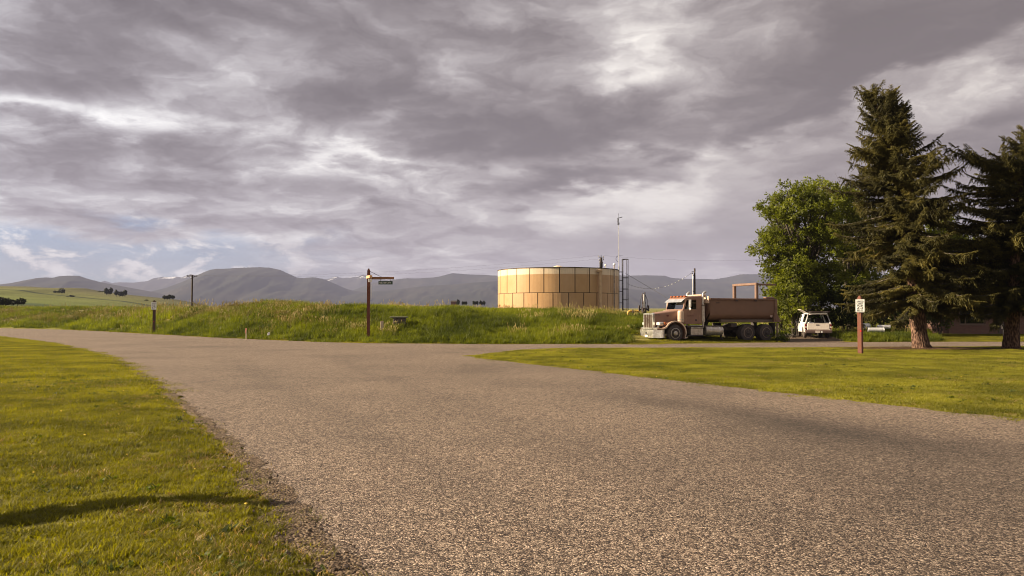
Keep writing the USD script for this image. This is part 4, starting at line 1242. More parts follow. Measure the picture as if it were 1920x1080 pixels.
STEELRIM = plain('steel_rim', (0.26, 0.19, 0.14), 0.5, 0.3, 0.2, dirt=(0.1, 0.06, 0.04), dirt_amount=0.5, scale=6)
LAMP = plain('lamp_lens', (0.62, 0.66, 0.60), 0.12, var=0.08)
AMBER = plain('amber_lens', (0.30, 0.085, 0.025), 0.25, var=0.1)
REDLENS = plain('red_lens', (0.14, 0.02, 0.018), 0.2, var=0.1)
GLASS = pane('window_glass', (0.72, 0.80, 0.74))
SEATCLOTH = plain('dark_seat', (0.03, 0.025, 0.025), 0.9)
GRILLEDARK = plain('grille_slats', (0.11, 0.07, 0.05), 0.5, 0.4)

tx, ty = ground_at(1264.0, 642.2)
ROT = 20.0                                  # the truck's tail points away to the right
tx, ty = tx - 1.02 * math.sin(math.radians(20.0)), ty + 1.02 * math.cos(math.radians(20.0))
tr = thing('dump_truck', 'dusty reddish brown dump truck with chrome grille parked beside the road', 'dump truck', (tx, ty, 0.02), ROT)
# local frame: +x towards the tail, origin under the front axle in the middle of the truck; the viewer stands on the -y side


def wheel(parent, x, y, r, w, out, rimmat, label=None, steer=False):
    """A tyre whose outer side is turned towards out (-1 or 1)."""
    pr = [(r * 0.56, -w / 2), (r * 0.86, -w / 2), (r * 0.97, -w * 0.40), (r, -w * 0.28), (r, w * 0.28), (r * 0.97, w * 0.40), (r * 0.86, w / 2), (r * 0.56, w / 2)]
    v, f = lathe(pr, 32, 'y', (x, y, r))
    t = obj('wheel', (v, f), RUBBER, parent, smooth=35)
    yo = y + out * w / 2
    rim = lathe([(r * 0.60, -0.10), (r * 0.60, 0.012), (r * 0.55, 0.02), (r * 0.50, -0.03)] if steer else [(r * 0.60, -0.16), (r * 0.60, 0.012), (r * 0.55, 0.02), (r * 0.50, -0.14)], 28, 'y')
    vv = rim[0] * (1, out, 1) + (x, yo, r)
    obj('rim', (vv, rim[1] if out > 0 else rim[1][:, ::-1]), rimmat, t, smooth=35)
    hub = MB()
    if steer:
        hub.add(*lathe([(r * 0.28, -0.06), (r * 0.26, 0.05), (r * 0.16, 0.10), (r * 0.15, 0.13)], 18, 'y', (x, yo, r)) if out > 0 else (lambda q: (q[0] * (1, -1, 1) + (x, yo, r), q[1][:, ::-1]))(lathe([(r * 0.28, -0.06), (r * 0.26, 0.05), (r * 0.16, 0.10), (r * 0.15, 0.13)], 18, 'y')))
    else:
        q = lathe([(r * 0.30, -0.20), (r * 0.28, -0.04), (r * 0.20, 0.03), (r * 0.12, 0.06)], 18, 'y')
        hub.add(q[0] * (1, out, 1) + (x, yo, r), q[1] if out > 0 else q[1][:, ::-1])
    obj('hub', hub.get(), ALU if steer else CHASSIS, t, smooth=35)
    nuts = MB()
    for k in range(10):
        a = 2 * math.pi * k / 10
        rr = r * 0.38
        nuts.cyl((x + rr * math.cos(a), yo - out * 0.10, r + rr * math.sin(a)), (x + rr * math.cos(a), yo - out * (0.0 if steer else 0.08), r + rr * math.sin(a)), 0.022, 6)
    obj('wheel_nut', nuts.get(), CHASSIS, t, kind='stuff')
    if steer:                       # dark hand holes between rim and hub
        disc = lathe([(r * 0.52, -0.025), (r * 0.27, -0.025), (r * 0.27, -0.04), (r * 0.52, -0.04)], 24, 'y')
        obj('disc', (disc[0] * (1, out, 1) + (x, yo, r), disc[1]), rimmat, t)
        hh = MB()
        for k in range(10):
            a = 2 * math.pi * (k + 0.5) / 10
            rr = r * 0.44
            c0 = np.array([x + rr * math.cos(a), yo - out * 0.03, r + rr * math.sin(a)])
            hh.cyl(c0, c0 + [0, out * 0.010, 0], 0.036, 8)
        obj('hand_hole', hh.get(), SEATCLOTH, t, kind='stuff')
    return t


R = 0.545
for s_ in (-1, 1):
    wheel(tr, 0.0, s_ * 1.02, R, 0.33, s_, ALU, steer=True)
for xw in (5.32, 6.74):
    for s_ in (-1, 1):
        wheel(tr, xw, s_ * 1.07, R, 0.27, s_, STEELRIM)
        wheel(tr, xw, s_ * 0.77, R, 0.27, s_, STEELRIM)
b = MB()
for s_ in (-1, 1):
    b.box((-0.9, s_ * 0.43 - 0.05, 0.70), (7.35, s_ * 0.43 + 0.05, 1.0))
for xc in (-0.7, 1.0, 2.6, 4.2, 6.0, 7.3):
    b.box((xc - 0.06, -0.43, 0.72), (xc + 0.06, 0.43, 0.96))
obj('chassis_frame', b.get(), CHASSIS, tr)
obj('axle', MB().cyl((0, -0.95, R), (0, 0.95, R), 0.08, 10).get(), CHASSIS, tr)
for xw in (5.32, 6.74):
    obj('axle', MB().cyl((xw, -0.9, R), (xw, 0.9, R), 0.11, 10).add(*lathe([(0.1, -0.22), (0.26, -0.1), (0.26, 0.1), (0.1, 0.22)], 14, 'y', (xw, 0, R))).get(), CHASSIS, tr)
obj('drive_shaft', MB().cyl((1.8, 0, 0.75), (5.2, 0, 0.6), 0.06, 8).get(), CHASSIS, tr)
obj('engine_block', MB().box((-0.75, -0.4, 0.62), (0.9, 0.4, 1.2), 0.08).get(), CHASSIS, tr)
obj('suspension', MB().box((4.65, -0.62, 0.55), (7.3, -0.42, 0.75), 0.05).box((4.65, 0.42, 0.55), (7.3, 0.62, 0.75), 0.05).get(), CHASSIS, tr)

# bumper: straight middle with corners swept back
bo = [(-1.36, -0.80), (-1.36, 0.80), (-0.92, 1.21), (-0.80, 1.21), (-0.84, 1.13), (-1.24, 0.74), (-1.24, -0.74), (-0.84, -1.13), (-0.80, -1.21), (-0.92, -1.21)]
bp = obj('bumper', prism(bo, 0.27, 0.76, 'z'), CHROME, tr)
obj('tow_slot', MB().box((-1.368, -0.07, 0.50), (-1.34, 0.09, 0.62)).get(), SEATCLOTH, bp)
obj('number_plate', MB().box((-1.37, -0.14, 0.31), (-1.345, 0.16, 0.43)).get(), WHITEPAINT, bp)
for s_ in (-1, 1):
    obj('tow_hook', MB().box((-1.0, s_ * 0.75 - 0.05, 0.16), (-0.75, s_ * 0.75 + 0.05, 0.25), 0.02).get(), ALU, tr)

# hood: squared section growing towards the cab
def hood_ring(x, w, z0, z1, r):
    q = rrect(w, z1 - z0, r, 4)
    return np.column_stack([np.full(len(q), x), q[:, 0], q[:, 1] + (z0 + z1) / 2])


obj('hood', loft([hood_ring(-1.12, 1.08, 0.90, 1.76, 0.12), hood_ring(-0.4, 1.14, 0.90, 1.86, 0.13), hood_ring(0.3, 1.24, 0.90, 1.95, 0.15), hood_ring(0.58, 1.30, 0.90, 1.985, 0.16)]), TRUCK_PAINT, tr, smooth=35)
outer, inner = sg.Polygon(rrect(1.16, 0.98, 0.11, 4)), sg.Polygon(rrect(0.95, 0.80, 0.02, 2))
v, f = prism(outer.difference(sg.Polygon(np.array(rrect(0.95, 0.80, 0.02, 2)) - [0, 0.02])), -1.24, -1.10, 'x')
gs = obj('grille_surround', (v + [0, 0, 1.31], f), CHROME, tr)
gr = obj('grille', MB().box((-1.16, -0.48, 0.90), (-1.13, 0.48, 1.70)).get(), SEATCLOTH, gs)
for k in range(15):
    yy = -0.445 + k * 0.0636
    obj('grille_bar', MB().box((-1.20 - (0.012 if k % 4 == 3 else 0), yy - (0.014 if k % 4 == 3 else 0.014), 0.895), (-1.165, yy + (0.014 if k % 4 == 3 else 0.014), 1.69)).get(), CHROME if k % 4 == 3 else GRILLEDARK, gs)
for s_ in (-1, 1):
    # fender: arch over the wheel, sloping down to the bumper and to the step
    prof = []
    for a in np.linspace(205, -28, 22):
        prof.append((0.70 * math.cos(math.radians(a)), R + 0.70 * math.sin(math.radians(a))))
    prof = [(-1.0, 0.78), (-0.78, 0.80)] + [p_ for p_ in prof if p_[1] > 0.84 or p_[0] > 0] + [(0.80, 0.26)]
    th = 0.05
    up_ = [(x_ * (1 + th / 0.7) + (0.0 if abs(x_) < 0.75 else 0.02 * np.sign(x_)), z_ + th * 0.9) for x_, z_ in prof]
    poly = sg.Polygon(prof + up_[::-1]).buffer(0)
    poly = max(getattr(poly, 'geoms', [poly]), key=lambda q: q.area)
    fd = obj('fender', prism(poly, s_ * 0.60, s_ * 1.22, 'y'), TRUCK_PAINT, tr, smooth=35)
    obj('fender_lip', MB().add(*prism(sg.Polygon(prof + [(x_ * 1.09, z_ + 0.075) for x_, z_ in prof][::-1]).buffer(0) if True else poly, s_ * 1.18, s_ * 1.235, 'y')).get(), PALEDUST, fd, smooth=35)
    hl = obj('headlight', MB().box((-1.02, s_ * 0.66, 1.03), (-0.72, s_ * 1.06, 1.25), 0.05).get(), CHROME, tr)
    obj('lens', MB().box((-1.035, s_ * 0.69, 1.06), (-1.015, s_ * 1.03, 1.22)).get(), LAMP, hl)
    obj('turn_lamp', MB().box((-0.74, s_ * 0.98, 1.07), (-0.56, s_ * 1.12, 1.25), 0.03).get(), AMBER, hl)
    obj('lamp_bracket', MB().box((-0.98, s_ * 0.56, 0.86), (-0.72, s_ * 0.86, 1.05), 0.03).get(), CHASSIS, hl)
# radiator-side apron below the hood
obj('apron', MB().box((-1.18, -0.95, 0.76), (-0.95, 0.95, 0.90), 0.03).get(), CHROME, tr)

# cab
Z0, ZS, ZR = 1.10, 2.03, 2.70
cabx0, cabx1, cw = 0.60, 2.02, 1.02
cab = obj('cab', MB().box((cabx0, -cw, Z0), (cabx1, cw, ZS), 0.04).get(), TRUCK_PAINT, tr)
rr = lambda x_, w_, z0_, z1_, r_: hood_ring(x_, w_, z0_, z1_, r_)
obj('roof', loft([rr(0.80, 1.90, ZR - 0.10, ZR - 0.02, 0.03), rr(0.95, 2.00, ZR - 0.10, ZR + 0.10, 0.07), rr(1.9, 2.04, ZR - 0.10, ZR + 0.17, 0.08), rr(2.04, 1.98, ZR - 0.10, ZR + 0.14, 0.08)]), TRUCK_PAINT, cab, smooth=35)
for s_ in (-1, 1):
    obj('front_pillar', MB().add(*loft([np.array([[0.64, s_ * 0.95, ZS - 0.05], [0.74, s_ * 0.95, ZS - 0.05], [0.74, s_ * 1.02, ZS - 0.05], [0.64, s_ * 1.02, ZS - 0.05]])[::s_], np.array([[0.84, s_ * 0.93, ZR - 0.05], [0.94, s_ * 0.93, ZR - 0.05], [0.94, s_ * 1.0, ZR - 0.05], [0.84, s_ * 1.0, ZR - 0.05]])[::s_]])).get(), TRUCK_PAINT, cab)
    obj('rear_pillar', MB().box((1.62, s_ * 0.93, ZS - 0.05), (2.02, s_ * 1.015, ZR - 0.03), 0.02).get(), TRUCK_PAINT, cab)
obj('rear_wall', MB().box((1.97, -0.95, ZS), (2.015, 0.95, ZS + 0.15)).box((1.97, -0.95, ZR - 0.2), (2.015, 0.95, ZR)).box((1.97, -0.95, ZS), (2.015, -0.55, ZR)).box((1.97, 0.55, ZS), (2.015, 0.95, ZR)).get(), TRUCK_PAINT, cab)
ws = []
for s_ in (-1, 1):
    y0_, y1_ = (s_ * 0.03, s_ * 0.94)
    q = np.array([[0.66, y0_, ZS], [0.66, y1_, ZS], [0.86, y1_ * 0.98, ZR - 0.1], [0.86, y0_, ZR - 0.1]])
    obj('windscreen', loft([q, q + [0.008, 0, 0]]), GLASS, cab)
    q = np.array([[0.78, s_ * 0.985, ZS + 0.02], [1.60, s_ * 0.985, ZS + 0.02], [1.60, s_ * 0.98, ZR - 0.1], [0.97, s_ * 0.98, ZR - 0.1]])
    obj('side_window', loft([q, q + [0, s_ * 0.008, 0]]), GLASS, cab)
    dr = obj('door', MB().add(*prism(rrect(0.98, 1.02, 0.05), s_ * 1.022, s_ * 1.04, 'y')).get(), TRUCK_PAINT, cab) if False else obj('door', (lambda q_: (q_[0] + [1.18, 0, 1.565], q_[1]))(prism(rrect(0.96, 0.88, 0.05), s_ * 1.015, s_ * 1.035, 'y')), TRUCK_PAINT, tr)
    obj('handle', MB().box((1.52, s_ * 1.035, 1.30), (1.62, s_ * 1.055, 1.42), 0.008).get(), CHASSIS, dr)
    obj('vent_frame', MB().tube([(1.02, s_ * 1.0, ZS + 0.03), (1.06, s_ * 1.0, ZR - 0.12)], 0.022, 6).get(), CHROME, dr)
    if s_ < 0:
        v, f = text('COUNTY', 0.085, True, 0.004)
        obj('lettering', (v + [1.16, -1.036, 1.63], f), plain('faded_lettering', (0.14, 0.055, 0.04), 0.6), dr)
    # mirror, air cleaner, stack
    mi = obj('mirror', MB().box((0.92, s_ * 1.24, 2.16), (1.02, s_ * 1.44, 2.62), 0.03).get(), CHROME, tr)
    obj('mirror_arm', MB().tube([(1.0, s_ * 1.03, 2.12), (0.97, s_ * 1.3, 2.10), (0.97, s_ * 1.34, 2.64), (1.0, s_ * 1.02, 2.62)], 0.016, 6).get(), CHROME, mi)
    v, f = lathe([(0.05, -0.03), (0.105, -0.02), (0.09, 0.03), (0.03, 0.05)], 14, 'x')
    obj('round_mirror', (v * (-1, 1, 1) + [0.95, s_ * 1.34, 2.04], f[:, ::-1]), CHROME, mi)
    ac = obj('air_cleaner', lathe([(0.10, 1.17), (0.205, 1.22), (0.205, 1.86), (0.17, 1.93), (0.10, 1.97)], 22, center=(0.56, s_ * 0.90, 0)), plain('canister_%s' % ('l' if s_ < 0 else 'r'), (0.48, 0.35, 0.25), 0.4, 0.3, 0.1), tr, smooth=35)
    obj('band', lathe([(0.212, 1.38), (0.212, 1.41)], 22, center=(0.56, s_ * 0.90, 0)), CHROME, ac)
    ex = obj('exhaust_stack', MB().tube([(2.16, s_ * 0.92, 0.95), (2.16, s_ * 0.92, 1.24)], 0.07, 12).add(*lathe([(0.08, 1.22), (0.125, 1.26), (0.125, 2.30), (0.08, 2.36)], 18, center=(2.16, s_ * 0.92, 0))).get(), ALU, tr, smooth=35)
    obj('tip', MB().tube([(2.16, s_ * 0.92, 2.34), (2.16, s_ * 0.92, 2.88), (2.18, s_ * 0.92, 3.0), (2.27, s_ * 0.92, 3.10), (2.36, s_ * 0.92, 3.14)], [0.07, 0.07, 0.072, 0.075, 0.075], 12).get(), CHROME, ex, smooth=35)
    obj('clamp', lathe([(0.135, 2.26), (0.135, 2.32)], 16, center=(2.16, s_ * 0.92, 0)), CHASSIS, ex)
    tk = obj('fuel_tank', (lambda q_: (q_[0] + [0, s_ * 0.83, 0.70], q_[1]))(lathe([(0.26, 2.30), (0.315, 2.34), (0.315, 3.52), (0.26, 3.56)], 24, 'x')), ALU, tr, smooth=35)
    for xx in (2.62, 3.22):
        obj('strap', (lambda q_: (q_[0] + [0, s_ * 0.83, 0.70], q_[1]))(lathe([(0.322, xx), (0.322, xx + 0.06)], 24, 'x')), CHROME, tk)
    bx_ = obj('battery_box', MB().box((1.17, s_ * 0.60, 0.42), (2.06, s_ * 1.10, 0.86), 0.03).get(), ALU, tr)
    obj('lid', MB().box((1.15, s_ * 0.60, 0.862), (2.08, s_ * 1.12, 0.90), 0.01).get(), CHROME, bx_)
    obj('step', MB().box((0.90, s_ * 0.80, 0.90), (2.05, s_ * 1.08, 0.99), 0.02).box((0.9, s_ * 0.75, 0.36), (2.12, s_ * 1.12, 0.415), 0.01).get(), CHASSIS, tr)
obj('hood_lettering', (lambda q_: (q_[0] + [-0.86, -0.560, 1.70], q_[1]))(text('D-41', 0.085, True, 0.004)), SIGNBLACK, tr)
v, f = lathe([(0.055, -0.004), (0.055, 0.004)], 18, 'y')
obj('hood_emblem', (v * (1.7, 1, 1) + [-0.18, -0.592, 1.63], f), plain('emblem_red', (0.10, 0.02, 0.02), 0.4), tr)
obj('hood_trim', MB().box((0.0, -0.602, 1.622), (0.34, -0.590, 1.638)).get(), CHASSIS, tr)
# visor over the windscreen and amber roof lamps
q = np.array([[0.55, -0.98, ZR - 0.22], [0.55, 0.98, ZR - 0.22], [0.93, 0.96, ZR + 0.06], [0.93, -0.96, ZR + 0.06]])
obj('sun_visor', loft([q, q + [0.01, 0, 0.02]]), plain('visor_metal', (0.46, 0.46, 0.46), 0.35, 0.6), tr)
for yy in (-0.78, -0.39, 0.0, 0.39, 0.78):
    obj('roof_lamp', MB().box((0.86, yy - 0.09, ZR + 0.085), (1.10, yy + 0.09, ZR + 0.185), 0.035).get(), AMBER, tr)
sp = rbox((0.02, 1.72, 0.03))
obj('seat', MB().box((1.35, -0.75, 1.75), (1.55, -0.25, 2.48), 0.05).box((1.35, 0.25, 1.75), (1.55, 0.75, 2.48), 0.05).get(), SEATCLOTH, cab)
ang = np.linspace(0, 2 * np.pi, 17)
obj('steering_wheel', MB().tube([(0.98 + 0.06 * math.sin(a), -0.5 + 0.22 * math.cos(a), 2.10 + 0.2 * math.sin(a)) for a in ang], 0.018, 6, False).get(), SEATCLOTH, cab)

# bed: half-round tub, flared rim, headboard, tailgate, hoop
def tub_ring(x_, off=0.0, top=2.66):
    p_ = [(1.20 - off, top), (1.20 - off, 1.95)]
    for a in np.linspace(0, -90, 8)[1:]:
        p_.append((0.72 + (0.48 - off) * math.cos(math.radians(a)), 1.82 + (0.44 - off) * math.sin(math.radians(a))))
    p_ = p_ + [(-y_, z_) for y_, z_ in p_[::-1]]
    return np.array([[x_, y_, z_] for y_, z_ in p_])


outer_r, inner_r = [tub_ring(x_) for x_ in (2.50, 7.42)], [tub_ring(x_, 0.06) + [0, 0, 0.02] for x_ in (2.50, 7.42)]
b = MB()
o, oi = loft(outer_r, False, False)
b.add(o, oi)
i_, ii = loft(inner_r, False, False)
b.add(i_, ii[:, ::-1])
bed = obj('dump_body', b.get(), BED_PAINT, tr, smooth=40)
for s_ in (-1, 1):
    obj('top_rail', MB().box((2.46, s_ * 1.13, 2.62), (7.46, s_ * 1.26, 2.74), 0.03).get(), BED_PAINT, bed)
    obj('bottom_rail', MB().box((3.4, s_ * 0.78, 1.20), (7.5, s_ * 1.06, 1.40), 0.03).get(), plain('dusty_rail_%s' % ('l' if s_ < 0 else 'r'), (0.12, 0.085, 0.06), 0.7), bed)
    obj('rear_post', MB().box((7.36, s_ * 1.10, 1.30), (7.56, s_ * 1.28, 2.72), 0.03).get(), BED_PAINT, bed)
    obj('hook', MB().box((4.35, s_ * 1.255, 2.55), (4.5, s_ * 1.30, 2.63)).box((5.8, s_ * 1.255, 2.55), (5.95, s_ * 1.30, 2.63)).get(), CHASSIS, bed)
obj('front_wall', MB().add(*prism([(-1.2, 2.66), (-1.2, 1.95), (-0.72, 1.4), (0.72, 1.4), (1.2, 1.95), (1.2, 2.66)], 2.46, 2.52, 'x')).get(), BED_PAINT, bed)
obj('floor', MB().box((2.5, -1.1, 1.9), (7.4, 1.1, 1.98)).get(), BED_PAINT, bed)
obj('tailgate', MB().box((7.44, -1.1, 1.42), (7.52, 1.1, 2.55), 0.02).box((7.5, -1.1, 1.5), (7.58, -0.95, 2.5)).box((7.5, 0.95, 1.5), (7.58, 1.1, 2.5)).get(), BED_PAINT, bed)
obj('rear_corner', MB().add(*prism([(7.5, 1.85), (7.82, 1.32), (7.82, 1.22), (7.3, 1.22), (7.3, 1.85)], -1.24, -1.12, 'y')).get(), BED_PAINT, bed)
obj('lamp', lathe([(0.10, -0.02), (0.08, 0.03)], 14, 'y', (7.15, -1.15, 1.62)), plain('grey_lens', (0.35, 0.25, 0.2), 0.4), bed)
# notched light headboard sheltering the cab
hb = [(-1.2, 2.42), (1.2, 2.42), (1.2, 2.86), (1.06, 2.86), (1.0, 2.70), (0.90, 2.70), (0.80, 2.92), (-0.80, 2.92), (-0.90, 2.70), (-1.0, 2.70), (-1.06, 2.86), (-1.2, 2.86)]
obj('headboard', MB().add(*prism(hb, 2.38, 2.44, 'x')).get(), PALEDUST, bed)
obj('headboard_cap', MB().box((2.12, -0.8, 2.90), (2.5, 0.8, 2.97), 0.02).get(), PALEDUST, bed)
obj('side_number', (lambda q_: (q_[0] + [3.05, -1.203, 2.45], q_[1]))(text('1070', 0.075, True, 0.004)), SIGNBLACK, bed)
HOOP = plain('hoop_paint', (0.15, 0.085, 0.056), 0.6, var=0.12)
hx, hz_ = 6.02, 3.62
hp = obj('hoop', MB().box((hx - 0.10, -1.26, 2.70), (hx + 0.10, -1.08, hz_), 0.03).box((hx - 0.10, 1.08, 2.70), (hx + 0.10, 1.26, hz_), 0.03).box((hx - 0.11, -1.28, hz_ - 0.03), (hx + 0.11, 1.28, hz_ + 0.13), 0.03).get(), HOOP, tr)
obj('arm', MB().box((hx + 0.1, -1.25, hz_ - 0.04), (7.5, -1.12, hz_ + 0.08), 0.02).get(), HOOP, hp)
obj('tarp_roll', MB().box((6.7, -1.22, 2.74), (7.4, -0.9, 2.84), 0.04).get(), HOOP, bed)
obj('hoist', MB().cyl((2.9, 0, 0.95), (3.3, 0, 1.75), 0.13, 12).get(), CHASSIS, tr)
for s_ in (-1, 1):
    obj('mud_flap', MB().box((7.36, s_ * 0.62, 0.32), (7.385, s_ * 1.24, 1.18)).get(), RUBBER, tr)
    obj('tail_strip', MB().box((7.62, s_ * 1.05, 0.30), (7.66, s_ * 1.22, 1.16)).get(), PALEDUST, tr)
    obj('toolbox', MB().box((4.15, s_ * 0.65, 0.90), (4.6, s_ * 1.05, 1.16), 0.02).get(), CHASSIS, tr)
obj('jack_leg', MB().tube([(3.45, -0.9, 0.42), (3.62, -0.9, 0.06)], 0.06, 6).get(), CHASSIS, tr)

# ------------------------------------------------------------------ pickup with a canopy
WHITECAR = plain('white_car_paint', (0.72, 0.71, 0.68), 0.3, var=0.05, dirt=(0.42, 0.33, 0.25), dirt_amount=0.25, coat=0.3)
TAILPAINT = plain('dusty_white', (0.62, 0.55, 0.47), 0.5, var=0.08, dirt=(0.4, 0.3, 0.22), dirt_amount=0.4)
BLACKPL = plain('black_plastic', (0.03, 0.026, 0.028), 0.6)
cx0, cy0 = at(1534.5, 636, 53.8)[:2]
pk = thing('pickup_truck', 'white pickup with its canopy hatches raised, parked tail towards the viewer', 'pickup truck', (cx0, cy0, 0.12), -12.5)
# local frame: +y forward, rear bumper at y = 0, left side at -x
W2, L = 0.86, 4.75
side = sg.Polygon([(0.10, 0.42), (0.06, 0.98), (1.9, 1.0), (3.4, 1.0), (4.55, 0.92), (4.72, 0.80), (4.74, 0.40)])
for cyw in (1.02, 3.78):
    side = side.difference(sg.Point(cyw, 0.36).buffer(0.43))
side = max(getattr(side, 'geoms', [side]), key=lambda q: q.area)
for s_ in (-1, 1):
    v, f = prism(side, s_ * (W2 - 0.06), s_ * W2, 'y')
    obj('side_panel', (v[:, [1, 0, 2]], f[:, ::-1]), WHITECAR, pk)
    q = sg.Polygon([(1.95, 0.46), (1.95, 0.97), (3.15, 0.97), (3.15, 0.46)])
    v, f = prism(q, s_ * W2, s_ * (W2 + 0.012), 'y')
    dr = obj('door', (v[:, [1, 0, 2]], f[:, ::-1]), WHITECAR, pk)
    obj('handle', MB().box((s_ * (W2 + 0.012), 2.05, 0.84), (s_ * (W2 + 0.035), 2.2, 0.88)).get(), BLACKPL, dr)
    obj('mirror', MB().box((s_ * W2, 3.0, 1.02), (s_ * (W2 + 0.2), 3.1, 1.18), 0.03).get(), BLACKPL, dr)
    tl = obj('tail_lamp', MB().box((s_ * (W2 - 0.13), 0.0, 0.62), (s_ * (W2 + 0.004), 0.16, 0.96), 0.02).get(), REDLENS, pk)
    obj('lens', MB().box((s_ * (W2 - 0.12), -0.006, 0.72), (s_ * (W2 - 0.01), 0.0, 0.79)).get(), LAMP, tl)
    for cyw in (1.02, 3.78):
        v, f = lathe([(0.2, -0.11), (0.31, -0.115), (0.355, -0.07), (0.36, 0.0), (0.355, 0.07), (0.31, 0.115), (0.2, 0.11)], 26, 'x', (0, 0, 0))
        w_ = obj('wheel', (v + [s_ * (W2 - 0.13), cyw, 0.36], f), RUBBER, pk, smooth=35)
        v, f = lathe([(0.2, -0.10), (0.2, 0.08), (0.08, 0.05)], 20, 'x')
        obj('rim', (v * (s_, 1, 1) + [s_ * (W2 - 0.13), cyw, 0.36], f if s_ > 0 else f[:, ::-1]), ALU, w_, smooth=35)
obj('bed_floor', MB().box((-W2 + 0.05, 0.1, 0.52), (W2 - 0.05, 1.92, 0.58)).box((-W2 + 0.05, 1.88, 0.5), (W2 - 0.05, 1.93, 1.0)).get(), BLACKPL, pk)
obj('hood', loft([np.array([[-W2, 3.3, 0.6], [W2, 3.3, 0.6], [W2, 3.3, 1.02], [-W2, 3.3, 1.02]]), np.array([[-W2, 4.6, 0.5], [W2, 4.6, 0.5], [W2 - 0.05, 4.6, 0.92], [-W2 + 0.05, 4.6, 0.92]])]), WHITECAR, pk)
obj('chassis', MB().box((-0.4, 0.2, 0.30), (0.4, 4.5, 0.42)).cyl((-0.75, 1.02, 0.36), (0.75, 1.02, 0.36), 0.06, 8).add(*lathe([(0.05, -0.14), (0.14, 0), (0.05, 0.14)], 10, 'x', (0, 1.02, 0.34))).get(), CHASSIS, pk)
tg = obj('tailgate', MB().box((-W2 + 0.14, -0.012, 0.57), (W2 - 0.14, 0.06, 1.0), 0.02).get(), TAILPAINT, pk)
obj('handle', MB().box((-0.14, -0.022, 0.865), (0.06, -0.013, 0.935)).get(), BLACKPL, tg)
obj('crease', MB().box((-W2 + 0.2, -0.02, 0.575), (-0.15, -0.013, 0.59)).get(), BLACKPL, tg)
bu = obj('rear_bumper', MB().box((-W2 - 0.02, -0.14, 0.34), (W2 + 0.02, 0.05, 0.56), 0.04).get(), plain('brown_bumper', (0.10, 0.065, 0.055), 0.5, 0.2), pk)
obj('number_plate', MB().box((-0.21, -0.152, 0.36), (0.10, -0.142, 0.52)).get(), plain('plate', (0.45, 0.38, 0.33), 0.5), bu)
obj('sticker', MB().box((0.17, -0.15, 0.37), (0.24, -0.142, 0.5)).get(), WHITEPAINT, bu)
obj('tow_ball', MB().cyl((-0.05, -0.2, 0.30), (-0.05, -0.2, 0.36), 0.03, 8).box((-0.1, -0.24, 0.24), (0.0, 0.0, 0.30)).get(), CHASSIS, bu)
# cab and canopy share one roofline
zr = 1.66
cabp = obj('cab_frame', MB().box((-0.66, 1.98, zr - 0.06), (0.66, 3.0, zr), 0.025).get(), WHITECAR, pk)
for s_ in (-1, 1):
    for y0_, y1_, w_ in ((2.02, 2.06, 0.07), (3.36, 3.0, 0.06)):
        obj('pillar', MB().tube([(s_ * 0.82, y0_, 0.98), (s_ * 0.65, y1_, zr - 0.03)], w_, 4).get(), WHITECAR, cabp)
    q = np.array([[s_ * 0.80, 2.1, 1.0], [s_ * 0.80, 3.3, 1.0], [s_ * 0.66, 2.98, zr - 0.06], [s_ * 0.66, 2.1, zr - 0.06]])
    obj('side_window', loft([q, q + [0.006, 0, 0]]), GLASS, cabp)
q = np.array([[-0.78, 3.4, 1.0], [0.78, 3.4, 1.0], [0.64, 3.02, zr - 0.05], [-0.64, 3.02, zr - 0.05]])
obj('windscreen', loft([q, q + [0, 0.006, 0]]), GLASS, cabp)
obj('seat', MB().box((-0.7, 2.3, 0.6), (-0.08, 2.5, 1.36), 0.06).box((0.08, 2.3, 0.6), (0.7, 2.5, 1.36), 0.06).get(), SEATCLOTH, cabp)
zc = 1.72
cn = obj('canopy', loft([np.array([[-0.62, 0.16, zc - 0.07], [0.62, 0.16, zc - 0.07], [0.60, 0.16, zc], [-0.60, 0.16, zc]]), np.array([[-0.68, 1.96, zc - 0.07], [0.68, 1.96, zc - 0.07], [0.64, 1.96, zc - 0.01], [-0.64, 1.96, zc - 0.01]])]), WHITECAR, pk)
for s_ in (-1, 1):
    lo_ = lambda y_, k: [s_ * (W2 - 0.02) * (1 - k) + s_ * 0.62 * k, y_, 1.0 * (1 - k) + (zc - 0.05) * k]
    for y0_, y1_ in ((0.06, 0.18), (1.82, 1.94)):
        q0, q1 = np.array([lo_(y0_, 0), lo_(y0_ + 0.13, 0), lo_(y1_ + 0.13, 1), lo_(y1_, 1)]), None
        obj('canopy_post', loft([q0, q0 + [-s_ * 0.05, 0, 0]]), WHITECAR, cn)
    q0 = np.array([lo_(0.10, 0.0), lo_(1.95, 0.0), lo_(1.95, 0.14), lo_(0.10, 0.14)])
    obj('canopy_sill', loft([q0, q0 + [-s_ * 0.05, 0, 0]]), WHITECAR, cn)
    if s_ > 0:
        q0 = np.array([lo_(0.2, 0.14), lo_(1.9, 0.14), lo_(1.9, 0.95), lo_(0.2, 0.95)]) - [0.025, 0, 0]
        obj('canopy_window', loft([q0, q0 + [-0.006, 0, 0]]), GLASS, cn)
q0 = np.array([[-0.63, 0.35, zc - 0.03], [-0.63, 1.8, zc - 0.03], [-1.08, 1.8, zc + 0.22], [-1.08, 0.35, zc + 0.22]])
obj('side_hatch', loft([q0, q0 + [0.02, 0, 0.03]]), TAILPAINT, cn, label='raised left side window flap')
q0 = np.array([[-0.62, 0.14, zc - 0.03], [0.62, 0.14, zc - 0.03], [0.70, -0.62, zc + 0.10], [-0.70, -0.62, zc + 0.10]])
rh = obj('rear_hatch', loft([q0, q0 + [0, 0, 0.025]]), plain('tinted_hatch', (0.05, 0.035, 0.03), 0.25), cn, label='raised tinted rear hatch')
